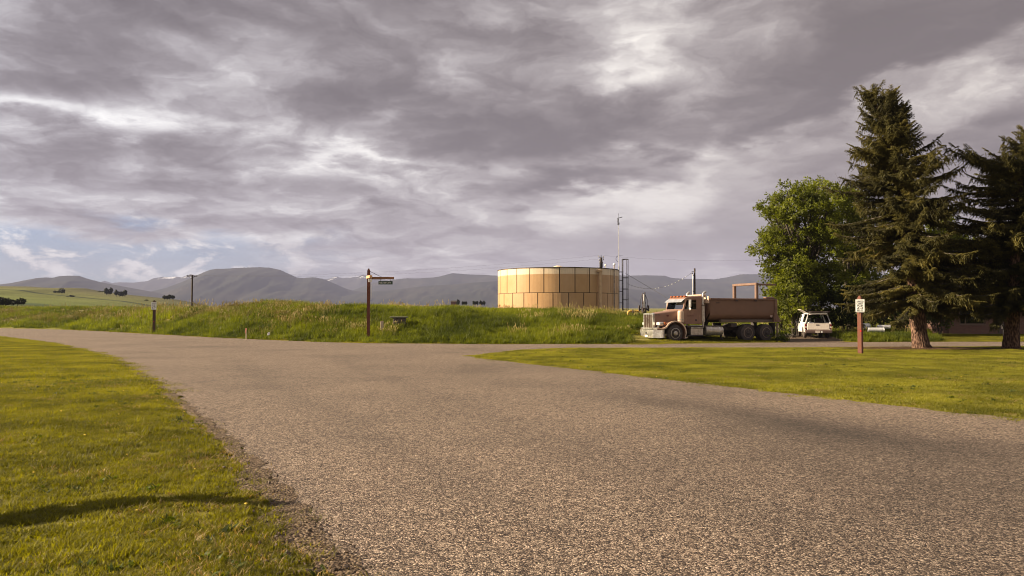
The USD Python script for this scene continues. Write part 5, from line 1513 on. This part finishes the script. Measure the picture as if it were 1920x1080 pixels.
for s_ in (-1, 1):
    obj('gas_strut', MB().cyl((s_ * 0.66, 0.12, 1.35), (s_ * 0.66, -0.35, zc + 0.04), 0.012, 6).get(), BLACKPL, rh)
obj('header', MB().box((-0.56, 0.10, zc - 0.14), (0.56, 0.16, zc - 0.075), 0.01).get(), TAILPAINT, cn)
obj('latch', MB().box((-0.13, 0.09, zc - 0.135), (0.13, 0.099, zc - 0.085)).get(), BLACKPL, cn)
m = trimesh.creation.icosphere(2, 0.17)
vv = np.array(m.vertices) * (1.3, 0.9, 0.7)
vv += (meshkit.fbm(vv * 7, 3, 8)[:, None] - 0.5) * 0.12
sx_, sy_ = cx0 + (-0.42) * math.cos(math.radians(-12.5)) - 0.35 * math.sin(math.radians(-12.5)), cy0 + (-0.42) * math.sin(math.radians(-12.5)) + 0.35 * math.cos(math.radians(-12.5))
obj('cloth_bag', (vv + [sx_, sy_, 0.12 + 1.0], np.array(m.faces)), WHITEPAINT, None, smooth=True, label='bundled white cloth bag on the load behind the pickup tailgate', category='bag')
bx0, by0 = cx0 + 0.2, cy0 + 0.9
bxv, bxf = MB().box((-0.55, -0.45, 0.48), (0.55, 0.45, 0.90), 0.02).get()
ld = thing('cargo_box', 'dark box filling the bed inside the pickup canopy', 'box', (bx0, by0, 0.225), -12.5)
obj('body', (bxv, bxf), BLACKPL, ld)
obj('lid', MB().box((-0.57, -0.47, 0.902), (0.57, 0.47, 0.95), 0.01).get(), SEATCLOTH, ld)

# ------------------------------------------------------------------ trees
def spindle(p0, p1, r, n=4):
    d = p1 - p0
    return tube([p0, p0 + d * 0.35, p1], [r * 0.5, r, r * 0.12], n, False)


def spray(seed, droop):
    """A spruce branchlet along +x: a shoot with side shoots, bristling with needles."""
    r = np.random.default_rng(seed)
    b = MB()
    L = 0.55
    main = np.array([[0, 0, 0], [L * 0.5, 0, -0.03], [L, 0, -0.03 - droop * 0.10]])
    b.add(*tube(main, [0.014, 0.02, 0.006], 4, False))
    segs = [(main[0], main[2])]
    for k in range(5):
        t = 0.12 + 0.17 * k
        for s in (-1, 1):
            p0 = np.array([L * t, 0, -0.03 * t])
            l = (0.30 - 0.045 * k) * r.uniform(0.7, 1.2)
            a = r.uniform(0.65, 1.0)
            p1 = p0 + l * np.array([math.cos(a), s * math.sin(a), -droop * r.uniform(0.2, 0.9)])
            b.add(*spindle(p0, p1, 0.017))
            segs.append((p0, p1))
    for p0, p1 in segs:                       # needles
        n = int(24 * np.linalg.norm(p1 - p0) / 0.25)
        ax = (p1 - p0) / np.linalg.norm(p1 - p0)
        for _ in range(n):
            o = p0 + (p1 - p0) * r.uniform(0.05, 1.0)
            q = r.normal(0, 1, 3)
            q -= ax * (q @ ax) * 0.4
            q = q / np.linalg.norm(q) * 0.055 + ax * 0.03
            w = np.cross(q, ax)
            w = w / (np.linalg.norm(w) + 1e-9) * 0.011
            b.add(np.array([o - w, o + w, o + q]), np.array([[0, 1, 2]]))
    return b.get()


SPRAYS = [(spray(700 + k, 0.25 + 0.3 * (k % 3)), NEEDLE, 'spray') for k in range(5)]
# a class of hanging sprays: thin curtains below the main branches
def hanging(seed):
    r = np.random.default_rng(seed)
    b = MB()
    for k in range(7):
        a = r.uniform(0, 6.3)
        p0 = np.array([r.uniform(-0.12, 0.18), r.uniform(-0.12, 0.12), 0])
        l = r.uniform(0.12, 0.34)
        p1 = p0 + np.array([l * 0.6 * math.cos(a) + 0.05, l * 0.6 * math.sin(a), -l])
        b.add(*spindle(p0, p1, 0.016))
        ax = (p1 - p0) / l
        for _ in range(20):
            o = p0 + (p1 - p0) * r.uniform(0, 1)
            q = r.normal(0, 1, 3)
            q = q / np.linalg.norm(q) * 0.055 + ax * 0.03
            w = np.cross(q, ax)
            w = w / (np.linalg.norm(w) + 1e-9) * 0.011
            b.add(np.array([o - w, o + w, o + q]), np.array([[0, 1, 2]]))
    return b.get()


HANG = [(hanging(720 + k), NEEDLE, 'spray') for k in range(3)]


def spruce(label, base, axis, r0, z_lo, profile, seed, special=(), leaders=()):
    """axis: (z, dx, dy) points of the leaning trunk; profile: (z, half width)."""
    r = np.random.default_rng(seed)
    t = thing('spruce_tree', label, 'tree', (base[0], base[1], 0))
    ax = np.array(axis, float)
    H = ax[-1, 0]
    trunk_at = lambda z: np.array([np.interp(z, ax[:, 0], ax[:, 1]), np.interp(z, ax[:, 0], ax[:, 2]), z])
    zs = np.concatenate([[-0.1, 0.05, 0.2, 0.5, 1.0], np.arange(1.7, H, 0.7), [H - 0.2]])
    rad = r0 * (1 - zs / H) ** 0.75 + 0.02 + r0 * 0.32 * np.exp(-np.maximum(zs, 0) / 0.20)
    v, f = tube([trunk_at(z) for z in zs], rad, 18)
    m = trimesh.Trimesh(v, f, process=False)
    m = m.subdivide()
    vv = np.array(m.vertices)
    c = np.array([trunk_at(z) for z in vv[:, 2]])
    d = vv - c
    d[:, 2] = 0
    k = (meshkit.fbm(vv * (7, 7, 2.2), 4, seed) - 0.5)[:, None] * 0.35
    obj('trunk', (vv + d * k, np.array(m.faces)), BARK, t, smooth=50)
    limbs, P, Dv, S, Pa, Da, Sa = MB(), [], [], [], [], [], []
    pr = np.array(profile, float)

    def branch(z, a, L, lift, p0=None):
        p0 = trunk_at(z) if p0 is None else p0
        d = np.array([math.cos(a), math.sin(a), 0])
        n = max(5, int(L / 0.115))
        s = np.linspace(0, 1, n)
        zc = L * (lift * s - 0.55 * s ** 2 * (1 - 0.4 * lift) + 0.42 * s ** 3)
        side = np.array([-d[1], d[0], 0]) * r.normal(0, 0.10) * L
        pts = p0 + d * (L * s)[:, None] + side * (s ** 2)[:, None]
        pts[:, 2] += zc
        limbs.add(*tube(pts[::2] if n > 8 else pts, np.linspace(0.012 + 0.016 * L, 0.008, len(pts[::2] if n > 8 else pts)), 4, False))
        tan = np.gradient(pts, axis=0)
        tan /= np.linalg.norm(tan, axis=1, keepdims=True)
        for i in range(1, n):
            if s[i] < 0.10 and L > 0.8:
                continue
            reach = np.clip(1.15 - 0.7 * s[i], 0.35, 1.1) * min(0.95, 0.5 + L * 0.2)
            for sd in (-1, 1):
                w = np.array([-tan[i, 1], tan[i, 0], 0]) * sd
                ang = r.uniform(0.5, 1.15)
                q = tan[i] * math.cos(ang) + w * math.sin(ang) + np.array([0, 0, r.uniform(-0.35, 0.12)])
                P.append(pts[i] + r.normal(0, 0.03, 3)), Dv.append(q), S.append(reach * r.uniform(0.75, 1.25))
            if r.random() < 0.8:
                q = tan[i] + r.normal(0, 0.4, 3)
                q[2] = r.uniform(-0.1, 0.3)
                Pa.append(pts[i] + [0, 0, -0.02]), Da.append(q * [1, 1, 0]), Sa.append(r.uniform(0.7, 1.4) * min(1, 0.55 + L * 0.25))
        P.append(pts[-1]), Dv.append(tan[-1] + [0, 0, 0.15]), S.append(0.75)

    z = z_lo
    while z < H - 0.05:
        Lm = np.interp(z, pr[:, 0], pr[:, 1])
        for k in range(r.integers(6, 9) if z < H * 0.75 else r.integers(5, 7)):
            L = Lm * r.choice([r.uniform(0.55, 0.8), r.uniform(0.8, 1.08)], p=[0.42, 0.58])
            branch(z + r.uniform(-0.12, 0.12), r.uniform(0, 2 * np.pi), max(0.18, L), np.clip(-0.10 + 0.75 * (z / H) ** 2.0 + r.normal(0, 0.10), -0.3, 0.9))
        z += 0.28 if z < H * 0.7 else 0.21
    for z_, a_, L_, lift_ in special:
        branch(z_, a_, L_, lift_)
    for q0, q1, w_ in leaders:                   # further tops
        q0, q1 = np.array(q0), np.array(q1)
        limbs.add(*tube([q0, q1], [0.06, 0.015], 6))
        for k_ in np.arange(0, 1.0, 0.2 / np.linalg.norm(q1 - q0)):
            for _ in range(5):
                branch(0, r.uniform(0, 6.28), w_ * (1.05 - k_) * r.uniform(0.6, 1.2) + 0.08, 0.35 + 0.3 * k_, q0 + (q1 - q0) * k_)
    obj('limbs', limbs.get(), GREYBARK, t)
    crown = UsdGeom.Xform.Define(stage, str(t.GetPath()) + '/crown').GetPrim()
    P, Dv, S = np.array(P), np.array(Dv), np.array(S)
    scatter_q(str(t.GetPath()) + '/crown', SPRAYS, P, aim(Dv, r.normal(0, 0.3, len(P))), S, r.integers(0, 5, len(P)), kind='stuff')
    Pa, Da, Sa = np.array(Pa), np.array(Da), np.array(Sa)
    scatter_q(str(t.GetPath()) + '/hanging_shoots', HANG, Pa, aim(Da + [1e-6, 0, 0], np.zeros(len(Pa))), Sa, r.integers(0, 3, len(Pa)), kind='stuff')
    return t, len(P) + len(Pa)


def span(px, y, d):
    return at(px, y, d)


D1 = 38.9
b1 = ground_at(1727, 655)
c1 = lambda px, py: (at(px, py, b1[1])[2], at(px, py, b1[1])[0] - b1[0], 0.0)
hw = lambda py, px: (at(960, py, b1[1])[2], px / FPX * b1[1])
spruce('tall twin topped spruce leaning slightly left, right of the speed limit sign', b1,
       [(-0.2, 0.12, 0), c1(1727, 650), c1(1719, 590), c1(1712, 520), c1(1698, 420), c1(1682, 330), c1(1662, 250), c1(1646, 205), c1(1632, 170)], 0.36, 2.35,
       [hw(600, 82), hw(570, 110), hw(540, 124), hw(500, 124), hw(450, 118), hw(400, 106), hw(350, 92), hw(300, 72), hw(250, 50), hw(215, 32), hw(190, 22), hw(176, 16), hw(170, 8)], 801,
       [(c1(0, 350)[0], -0.1, 2.9, 0.35), (c1(0, 322)[0], 0.1, 2.5, 0.4), (c1(0, 300)[0], -0.2, 2.0, 0.5),
        (c1(0, 184)[0], 3.3, 0.7, 0.5), (c1(0, 360)[0], 3.2, 3.3, 0.15), (c1(0, 280)[0], 3.0, 1.7, 0.2), (c1(0, 400)[0], 2.9, 3.2, 0.0)],
       [((at(1672, 250, b1[1])[0] - b1[0], 0.0, c1(0, 250)[0]), (at(1671, 174, b1[1])[0] - b1[0], 0.0, c1(0, 174)[0]), 0.42), ((at(1690, 262, b1[1])[0] - b1[0], 0.2, c1(0, 262)[0]), (at(1694, 198, b1[1])[0] - b1[0], 0.2, c1(0, 198)[0]), 0.42)])
# second leader of the first tree is part of its special branches above
b2 = ground_at(1896, 655.5)
c2 = lambda px, py: (at(px, py, b2[1])[2], at(px, py, b2[1])[0] - b2[0], 0.0)
spruce('spruce cut by the right edge of the picture, long branch reaching left', b2,
       [(-0.2, 0.03, 0), c2(1896, 650), c2(1899, 580), c2(1903, 450), c2(1912, 340), c2(1926, 280), c2(1936, 245)], 0.33, 2.2,
       [hw(600, 85), hw(570, 116), hw(520, 126), hw(450, 120), hw(400, 114), hw(350, 102), hw(320, 74), hw(295, 50), hw(270, 30), hw(245, 10)], 823,
       [(c2(0, 322)[0], 3.1, 3.6, 0.42), (c2(0, 330)[0], 3.35, 3.3, 0.38), (c2(0, 315)[0], 2.9, 3.0, 0.42), (c2(0, 350)[0], 3.2, 3.2, 0.12), (c2(0, 420)[0], 3.05, 3.0, 0.05)])
p = RNG.normal(0, 1, (1700, 2)) * (1.5, 0.75) + b1
lit = [(blades(22, 0.35, 0.01, 0.05, 0.02, 2.2, 760 + k, 2), LITTER, 'litter') for k in range(3)]
scatter('/World/needle_litter', lit, place(p) + [0, 0, 0.03], roll(len(p), 5), RNG.uniform(0.5, 1.3, len(p)), RNG.integers(0, 3, len(p)), label='brown fallen needles and cones round the foot of the tall spruce', category='needle litter', kind='stuff')


# ---- broad-leaved trees: limbs, and twigs of leaves gathered in clumps
def twig(seed, n, size, leaf):
    r = np.random.default_rng(seed)
    b = MB()
    b.add(*tube([(0, 0, 0), (size * 0.5, 0, 0.02), (size, 0, 0)], [0.010, 0.007, 0.003], 3, False))
    for _ in range(n):
        o = np.array([r.uniform(0.1, 1.1) * size, r.normal(0, 0.22) * size, r.normal(0, 0.20) * size])
        d = np.array([r.normal(0.5, 0.6), r.normal(0, 0.8), r.normal(-0.35, 0.5)])
        d /= np.linalg.norm(d)
        s = np.cross(d, r.normal(0, 1, 3))
        s /= np.linalg.norm(s)
        l = leaf * r.uniform(0.7, 1.3)
        b.add(np.array([o, o + d * l * 0.5 + s * l * 0.33, o + d * l, o + d * l * 0.5 - s * l * 0.33]), np.array([[0, 1, 2], [0, 2, 3]]))
    return b.get()


TWIGS = [(twig(900 + k, 24, 0.5, 0.155), LEAF, 'twig') for k in range(5)]
SHRUBS = [(twig(920 + k, 26, 0.42, 0.13), SHRUBLEAF, 'twig') for k in range(4)]


def leafy_tree(name, label, category, base, clumps, trunk_r, seed, protos, fork=2.0, dense=70, bare=0, group=None, stems=1):
    """clumps: (x, y, z, radius) in the tree's own frame; a limb runs to each."""
    r = np.random.default_rng(seed)
    t = thing(name, label, category, (base[0], base[1], float(terrain(base[0], base[1]))), 0, group)
    wood, P, Dv, S = MB(), [], [], []
    hub = np.array([0.0, 0.0, fork])
    if fork > 0.6:
        z = np.linspace(-0.2, fork + 0.3, 7)
        tp = np.stack([0.12 * np.sin(z * 1.3 + seed), 0.1 * np.cos(z * 1.1 + seed), z], 1)
        hub = tp[-1]
        obj('trunk', MB().add(*tube(tp, trunk_r * np.linspace(1.25, 0.8, 7), 12)).get(), GREYBARK, t, smooth=50)
    for (x, y, z, rad) in clumps:
        c = np.array([x, y, z])
        s = np.linspace(0, 1, 7)[:, None]
        st = hub if fork > 0.6 else np.array([x * 0.25, y * 0.25, -0.1])
        mid = st + (c - st) * [0.35, 0.35, 0.62] + r.normal(0, 0.15, 3)
        pts = (1 - s) ** 2 * st + 2 * s * (1 - s) * mid + s ** 2 * c
        pts[1:-1] += r.normal(0, 0.06, (5, 3))
        ln = np.linalg.norm(c - st)
        wood.add(*tube(pts, np.linspace(min(trunk_r * 0.55, 0.025 + 0.018 * ln), 0.014, 7), 5, False))
        n = int(dense * rad ** 2)
        u = r.normal(0, 1, (n, 3))
        u /= np.linalg.norm(u, axis=1, keepdims=True)
        k = rad * r.uniform(0.25, 1.0, n) ** 0.55 * (0.75 + 0.5 * meshkit.noise(u * 2.1 + seed, seed))
        q = c + u * k[:, None] * [1, 1, 0.72]
        P.append(q), Dv.append(u * [1, 1, 0.55] + r.normal(0, 0.45, (n, 3)) + [0, 0, 0.12]), S.append(r.uniform(0.7, 1.3, n))
        for _ in range(4):
            e = c + r.normal(0, 1, 3) * rad * 0.55
            wood.add(*tube([pts[4], (pts[4] + e) / 2 + r.normal(0, 0.08, 3), e], [0.025, 0.016, 0.006], 4, False))
    for _ in range(bare):
        c = np.array(clumps[r.integers(0, len(clumps))][:3])
        c2_ = c + [r.normal(0, 0.6), r.normal(0, 0.5), r.uniform(0.9, 1.9)]
        wood.add(*tube([c, (c + c2_) / 2 + r.normal(0, 0.12, 3), c2_], [0.03, 0.018, 0.007], 4, False))
        for _ in range(3):
            k = r.uniform(0.4, 0.9)
            m0 = c * (1 - k) + c2_ * k
            wood.add(*tube([m0, m0 + r.normal(0, 0.25, 3) + [0, 0, 0.3]], [0.012, 0.005], 3, False))
    obj('limbs', wood.get(), GREYBARK, t)
    P, Dv, S = np.vstack(P), np.vstack(Dv), np.concatenate(S)
    ok = P[:, 2] > -0.1
    P, Dv, S = P[ok], Dv[ok], S[ok]
    scatter_q(str(t.GetPath()) + '/crown', protos, P, aim(Dv, r.uniform(0, 6.28, len(P))), S, r.integers(0, len(protos), len(P)), kind='stuff')
    return t


def clumps_from(outline, base, depth, seed, spread=1.6):
    """Clump centres given as (px, py, radius in px) of the photograph, thrown to different depths."""
    r = np.random.default_rng(seed)
    out = []
    zt_ = float(terrain(base[0], base[1]))
    for px_, py_, rp in outline:
        for k in range(2):
            dd = depth + r.uniform(-spread, spread)
            q = at(px_ + r.normal(0, rp * 0.25), py_ + r.normal(0, rp * 0.2), dd)
            out.append((q[0] - base[0], q[1] - base[1], q[2] - zt_, rp / FPX * dd * r.uniform(0.75, 1.0)))
    return out


def_base = lambda px, d: at(px, 600, d)[:2]
bA = def_base(1512, 60.0)
outl = [(1500, 372, 24), (1530, 362, 22), (1468, 382, 18), (1440, 388, 14), (1452, 402, 16), (1555, 372, 24), (1480, 400, 22), (1515, 395, 24), (1432, 398, 10), (1548, 405, 26),
        (1440, 452, 18), (1424, 466, 11), (1455, 440, 20), (1480, 440, 24), (1510, 435, 26), (1540, 440, 26), (1460, 470, 20), (1490, 475, 24), (1525, 470, 26), (1445, 492, 15), (1470, 500, 22), (1500, 510, 24), (1535, 505, 26),
        (1452, 520, 18), (1480, 535, 22), (1450, 548, 16), (1515, 540, 24), (1560, 470, 24), (1570, 520, 26), (1450, 370, 9), (1478, 358, 11), (1505, 350, 13), (1540, 345, 12)]
leafy_tree('broadleaf_tree', 'big bright green leafy tree behind the truck bed with dark limbs showing', 'tree', bA, clumps_from(outl, bA, 60.0, 11, 2.2), 0.32, 911, TWIGS, 2.6, 62)
bB = def_base(1592, 64.0)
outl = [(1580, 365, 20), (1600, 380, 26), (1625, 410, 30), (1590, 420, 30), (1570, 395, 22), (1610, 455, 32), (1640, 470, 32), (1590, 490, 30), (1620, 510, 32), (1600, 545, 30), (1650, 540, 30), (1570, 440, 24)]
leafy_tree('broadleaf_tree', 'green leafy tree with bare top twigs, half hidden behind the tall spruce', 'tree', bB, clumps_from(outl, bB, 64.0, 12, 2.0), 0.28, 912, TWIGS, 2.6, 58, 9)
bC = def_base(1765, 66.0)
outl = [(1720, 455, 30), (1760, 440, 32), (1800, 450, 32), (1740, 500, 34), (1790, 510, 34), (1830, 490, 32), (1700, 520, 30), (1760, 405, 22)]
leafy_tree('broadleaf_tree', 'dark leafy tree seen through the gap between the two spruces', 'tree', bC, clumps_from(outl, bC, 66.0, 13, 2.0), 0.28, 913, TWIGS, 2.8, 52)
SH = [(1462, 59.0, [(1450, 580, 15), (1470, 572, 18), (1465, 600, 16), (1490, 590, 16), (1480, 555, 16)], 'bright leafy shrub just behind the tail of the truck'),
      (1490, 57.6, [(1478, 520, 18), (1500, 505, 20), (1472, 548, 16), (1495, 540, 20), (1520, 530, 20), (1478, 575, 16), (1500, 570, 18), (1484, 600, 14)], 'tall bright leafy shrub standing in the gap between the truck and the pickup'),
      (1515, 61.0, [(1505, 560, 20), (1530, 555, 22), (1515, 585, 20), (1545, 590, 20), (1550, 560, 20), (1530, 610, 16)], 'rounded green shrub right behind the pickup roof'),
      (1585, 60.0, [(1570, 555, 22), (1590, 575, 22), (1575, 600, 18), (1605, 600, 18), (1600, 550, 22)], 'dense shrub between the pickup and the speed limit sign'),
      (1640, 60.0, [(1630, 560, 22), (1650, 575, 22), (1665, 590, 18), (1640, 598, 16), (1670, 560, 22)], 'olive twiggy shrub directly behind the culvert pipes'),
      (1695, 60.5, [(1685, 575, 22), (1705, 590, 20), (1720, 575, 22), (1690, 602, 16), (1730, 595, 18)], 'shaded shrub behind the trunk of the tall spruce'),
      (1760, 61.5, [(1750, 585, 18), (1765, 575, 18), (1770, 600, 14)], 'small dark shrub at the corner of the brick house')]
for k, (px_, dd, outl, lab) in enumerate(SH):
    bb = def_base(px_, dd)
    leafy_tree('shrub', lab, 'shrub', bb, clumps_from(outl, bb, dd, 40 + k, 0.9), 0.06, 950 + k, SHRUBS if k > 2 else TWIGS, 0.3, 64)
# weeds growing at the truck's rear wheel
x, y = ground_at(1464, 641)
leafy_tree('weed_clump', 'yellow green clump of weeds by the rear wheel of the truck', 'weeds', (x, y), [(-0.25, 0, 0.10, 0.20), (0.05, 0.1, 0.18, 0.24), (0.4, 0, 0.10, 0.22), (0.1, 0.3, 0.32, 0.18)], 0.02, 990, SHRUBS, 0.2, 120)

# far bushes and trees on the hill
def far_bush(name, label, px, py_top, py_bot, w_px, depth, seed, parts=3):
    r = np.random.default_rng(seed)
    a, b_ = at(px, py_top, depth), at(px, py_bot, depth)
    H, W = a[2] - b_[2], w_px / FPX * depth
    t = thing(name, label, 'bush' if 'bush' in name else 'tree', (a[0], depth, b_[2]))
    v, f = [], []
    crown = MB()
    for k in range(parts):
        cx_ = (k + 0.5) / parts * W - W / 2 + r.normal(0, W * 0.04)
        h_ = H * r.uniform(0.7, 1.0) if parts > 1 else H
        rw = W / parts * 0.72
        obj('trunk', tube([(cx_, 0, -H * 0.15), (cx_, 0, h_ * 0.6)], [W * 0.02, W * 0.008], 5), GREYBARK, t)
        n = 260
        u = r.normal(0, 1, (n, 3))
        u /= np.linalg.norm(u, axis=1, keepdims=True)
        c = np.array([cx_, 0, h_ * 0.55]) + u * r.uniform(0.5, 1.0, (n, 1)) * [rw, rw * 1.2, h_ * 0.47] * (0.7 + 0.6 * meshkit.noise(u * 2 + k, seed))[:, None]
        for p_ in c:
            d1, d2 = r.normal(0, 1, 3), r.normal(0, 1, 3)
            s_ = H * r.uniform(0.07, 0.15)
            d1, d2 = d1 / np.linalg.norm(d1) * s_, d2 / np.linalg.norm(d2) * s_
            crown.add(np.array([p_ - d1, p_ + d2, p_ + d1, p_ - d2]), np.array([[0, 1, 2], [0, 2, 3]]))
    obj('crown', crown.get(), FARLEAF, t)


far_bush('dark_bush', 'broad dark bush mass at the left picture edge on the hill foot', 4, 556, 574, 26, 205, 1, 3)
far_bush('dark_bush', 'rounded dark bush right of the one at the left picture edge', 33, 558.5, 572, 32, 205, 2, 3)
far_bush('far_tree', 'dark upright tree standing alone on the hillside fields', 115.5, 540.5, 551, 7.5, 640, 3, 1)
far_bush('far_bush', 'low dark bush touching the lone upright hillside tree', 106, 544.5, 549.5, 10, 640, 4, 2)
far_bush('far_bush', 'small round green bush below the lone hillside tree', 135, 553, 557, 8, 560, 5, 2)
far_bush('far_bush', 'tiny bush left of the small round one on the slope', 127, 554.5, 557, 4, 560, 6, 1)
far_bush('far_tree', 'pale leafy tree clump on the hill shoulder, left of two', 203.5, 540, 552, 13, 760, 7, 3)
far_bush('far_tree', 'ragged tree clump on the hill shoulder, right of two', 227, 544, 555, 20, 740, 8, 4)
far_bush('far_bush', 'thin hedge of bush leading left from the hill shoulder trees', 192, 544.5, 547.5, 14, 780, 9, 3)
far_bush('far_tree', 'leafy tree clump on the skyline left of the T shaped pole', 316.5, 552, 561, 19, 560, 10, 4)
far_bush('far_bush', 'single small dark bush above the left speed limit sign', 275, 561.5, 564.5, 6, 330, 12, 1)

# farmstead on the plain beyond the bank
x, y = at(852, 566, 560.0)[:2]
zb = at(852, 570, 560.0)[2]
fm = thing('far_barn', 'tiny dark red barn on the plain left of the tank', 'barn', (x, y, zb))
obj('wall', MB().box((-2.4, -2, -4), (2.4, 2, 1.4)).get(), plain('barn_red', (0.10, 0.035, 0.03), 0.8), fm)
obj('roof', prism([(-2.8, 1.3), (2.8, 1.3), (2.2, 2.3), (-2.2, 2.3)], -2.3, 2.3, 'y'), plain('barn_roof', (0.22, 0.17, 0.15), 0.7), fm)
for k, (px_, w_, tp_, lab) in enumerate(((859, 4, 561.8, 'tiny dark tree against the end of the far barn'), (871, 9, 564.3, 'low line of far trees next right of the barn'), (892, 10, 564.0, 'far tree group midway between barn and tank'), (904, 10, 563.9, 'far tree group nearest the tank'))):
    far_bush('far_tree', lab, px_, tp_, 572, w_, 540, 60 + k, 1 if w_ < 5 else 3)

# ------------------------------------------------------------------ brick house in the shade of the spruces
def brick_material():
    g = G()
    co = g.add('texture_coordinate', 'object')
    s = g.add('separate_xyz', 'x', {'vector': co}).split('.')[0]
    v = g.add('combine_xyz', 'vector', {'x': g.m('add', s + '.x', s + '.y'), 'y': s + '.z'})
    br = g.add('brick_texture', 'color', {'vector': v}, scale=1.0, brick_width=0.23, row_height=0.075, mortar_size=0.010, color1=(0.11, 0.046, 0.030), color2=(0.15, 0.066, 0.042), mortar=(0.13, 0.10, 0.08))  # brick tones darkened to carry the shade of the trees
    return g.done('house_brick', surface=g.add('principled_bsdf', 'BSDF', {'base_color': br}, roughness=0.9))


BRICK = brick_material()
hx0, hy0 = at(1779, 600, 64.0)[:2]
hs = thing('brick_house', 'low brick house in deep shade behind the spruces', 'house', (hx0, hy0, 0.0), 5)
HW, HD, HH = 15.0, 8.0, 2.75
wx0, wx1, wz0, wz1 = 0.95, 3.1, 0.95, 2.1
dx0, dx1 = 4.2, 5.2
b = MB().box((0, 0, 0), (wx0, 0.25, HH)).box((wx0, 0, 0), (wx1, 0.25, wz0)).box((wx0, 0, wz1), (wx1, 0.25, HH)).box((wx1, 0, 0), (dx0, 0.25, HH)).box((dx0, 0, 2.1), (dx1, 0.25, HH)).box((dx1, 0, 0), (HW, 0.25, HH))
obj('wall', b.get(), BRICK, hs)
obj('wall', MB().box((0.003, 0.25, 0), (0.25, HD, HH)).box((HW - 0.25, 0.25, 0), (HW - 0.003, HD, HH)).box((0.25, HD - 0.25, 0), (HW - 0.25, HD - 0.003, HH)).get(), BRICK, hs)
obj('roof', MB().add(*prism([(-1.3, HH - 0.1), (HD + 0.7, HH - 0.1), (HD / 2, HH + 1.9)], -0.5, HW + 0.5, 'x')).get(), plain('roof_shingle', (0.075, 0.055, 0.045), 0.9, bump=0.5, bump_scale=12), hs)
TRIM = plain('brown_trim', (0.14, 0.09, 0.065), 0.7)
obj('eave_board', MB().box((-0.5, -1.34, HH - 0.26), (HW + 0.5, -1.304, HH - 0.07)).get(), TRIM, hs)
wf = obj('window', MB().box((wx0, 0.06, wz0), (wx0 + 0.07, 0.16, wz1)).box((wx1 - 0.07, 0.06, wz0), (wx1, 0.16, wz1)).box((wx0 + 0.07, 0.06, wz0), (wx1 - 0.07, 0.16, wz0 + 0.07)).box((wx0 + 0.07, 0.06, wz1 - 0.07), (wx1 - 0.07, 0.16, wz1)).box((wx0 + 0.5, 0.07, wz0 + 0.07), (wx0 + 0.55, 0.15, wz1 - 0.07)).get(), TRIM, hs)
obj('pane', MB().box((wx0 + 0.07, 0.10, wz0 + 0.07), (wx1 - 0.07, 0.106, wz1 - 0.07)).get(), GLASS, wf)
obj('sill', MB().box((wx0 - 0.08, -0.06, wz0 - 0.07), (wx1 + 0.08, 0.05, wz0 - 0.003)).get(), TRIM, wf)
dr = obj('door', MB().box((dx0 + 0.003, 0.08, 0.02), (dx1 - 0.003, 0.14, 2.097)).get(), plain('door_paint', (0.06, 0.035, 0.03), 0.6), hs)
obj('handle', MB().cyl((dx1 - 0.15, 0.02, 1.0), (dx1 - 0.15, 0.08, 1.0), 0.025, 8).get(), GALV, dr)
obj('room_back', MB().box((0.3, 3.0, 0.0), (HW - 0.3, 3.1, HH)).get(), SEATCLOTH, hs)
mbx = at(1882, 614, 52.0)
ub = thing('utility_box', 'small dark box on a stub by the right spruce trunk', 'utility box', (mbx[0], 52.0, float(terrain(mbx[0], 52.0))))
obj('stub', MB().box((-0.04, -0.04, -0.1), (0.04, 0.04, 0.95)).get(), DARKSTEEL, ub)
obj('box', MB().box((-0.13, -0.1, 0.75), (0.13, 0.1, 1.08), 0.02).get(), DARKSTEEL, ub)

# unseen trunk added at the left, bent to cast the near grass shadow
k = np.linspace(0, 1, 14)
ctrl = np.array([[-6.3, 4.6, -0.2], [-6.25, 5.3, 0.4], [-6.27, 6.15, 1.0], [-6.42, 7.02, 1.46], [-6.30, 6.86, 1.95]])
cp = np.stack([np.interp(k, np.linspace(0, 1, 5), ctrl[:, j]) for j in range(3)], 1)
cp[1:-1] = (cp[:-2] + cp[1:-1] * 2 + cp[2:]) / 4
ls = thing('leaning_trunk', 'unseen bowed trunk added to cast the long shadow across the near grass corner', 'tree trunk', (0, 0, 0))
obj('trunk', MB().add(*tube(cp, np.interp(k, [0, 0.5, 0.9, 1], [0.14, 0.15, 0.14, 0.07]), 12)).get(), GREYBARK, ls, smooth=50)
obj('stub', MB().tube([cp[6], cp[6] + [-0.25, 0.1, 0.12]], [0.06, 0.04], 7).get(), GREYBARK, ls)
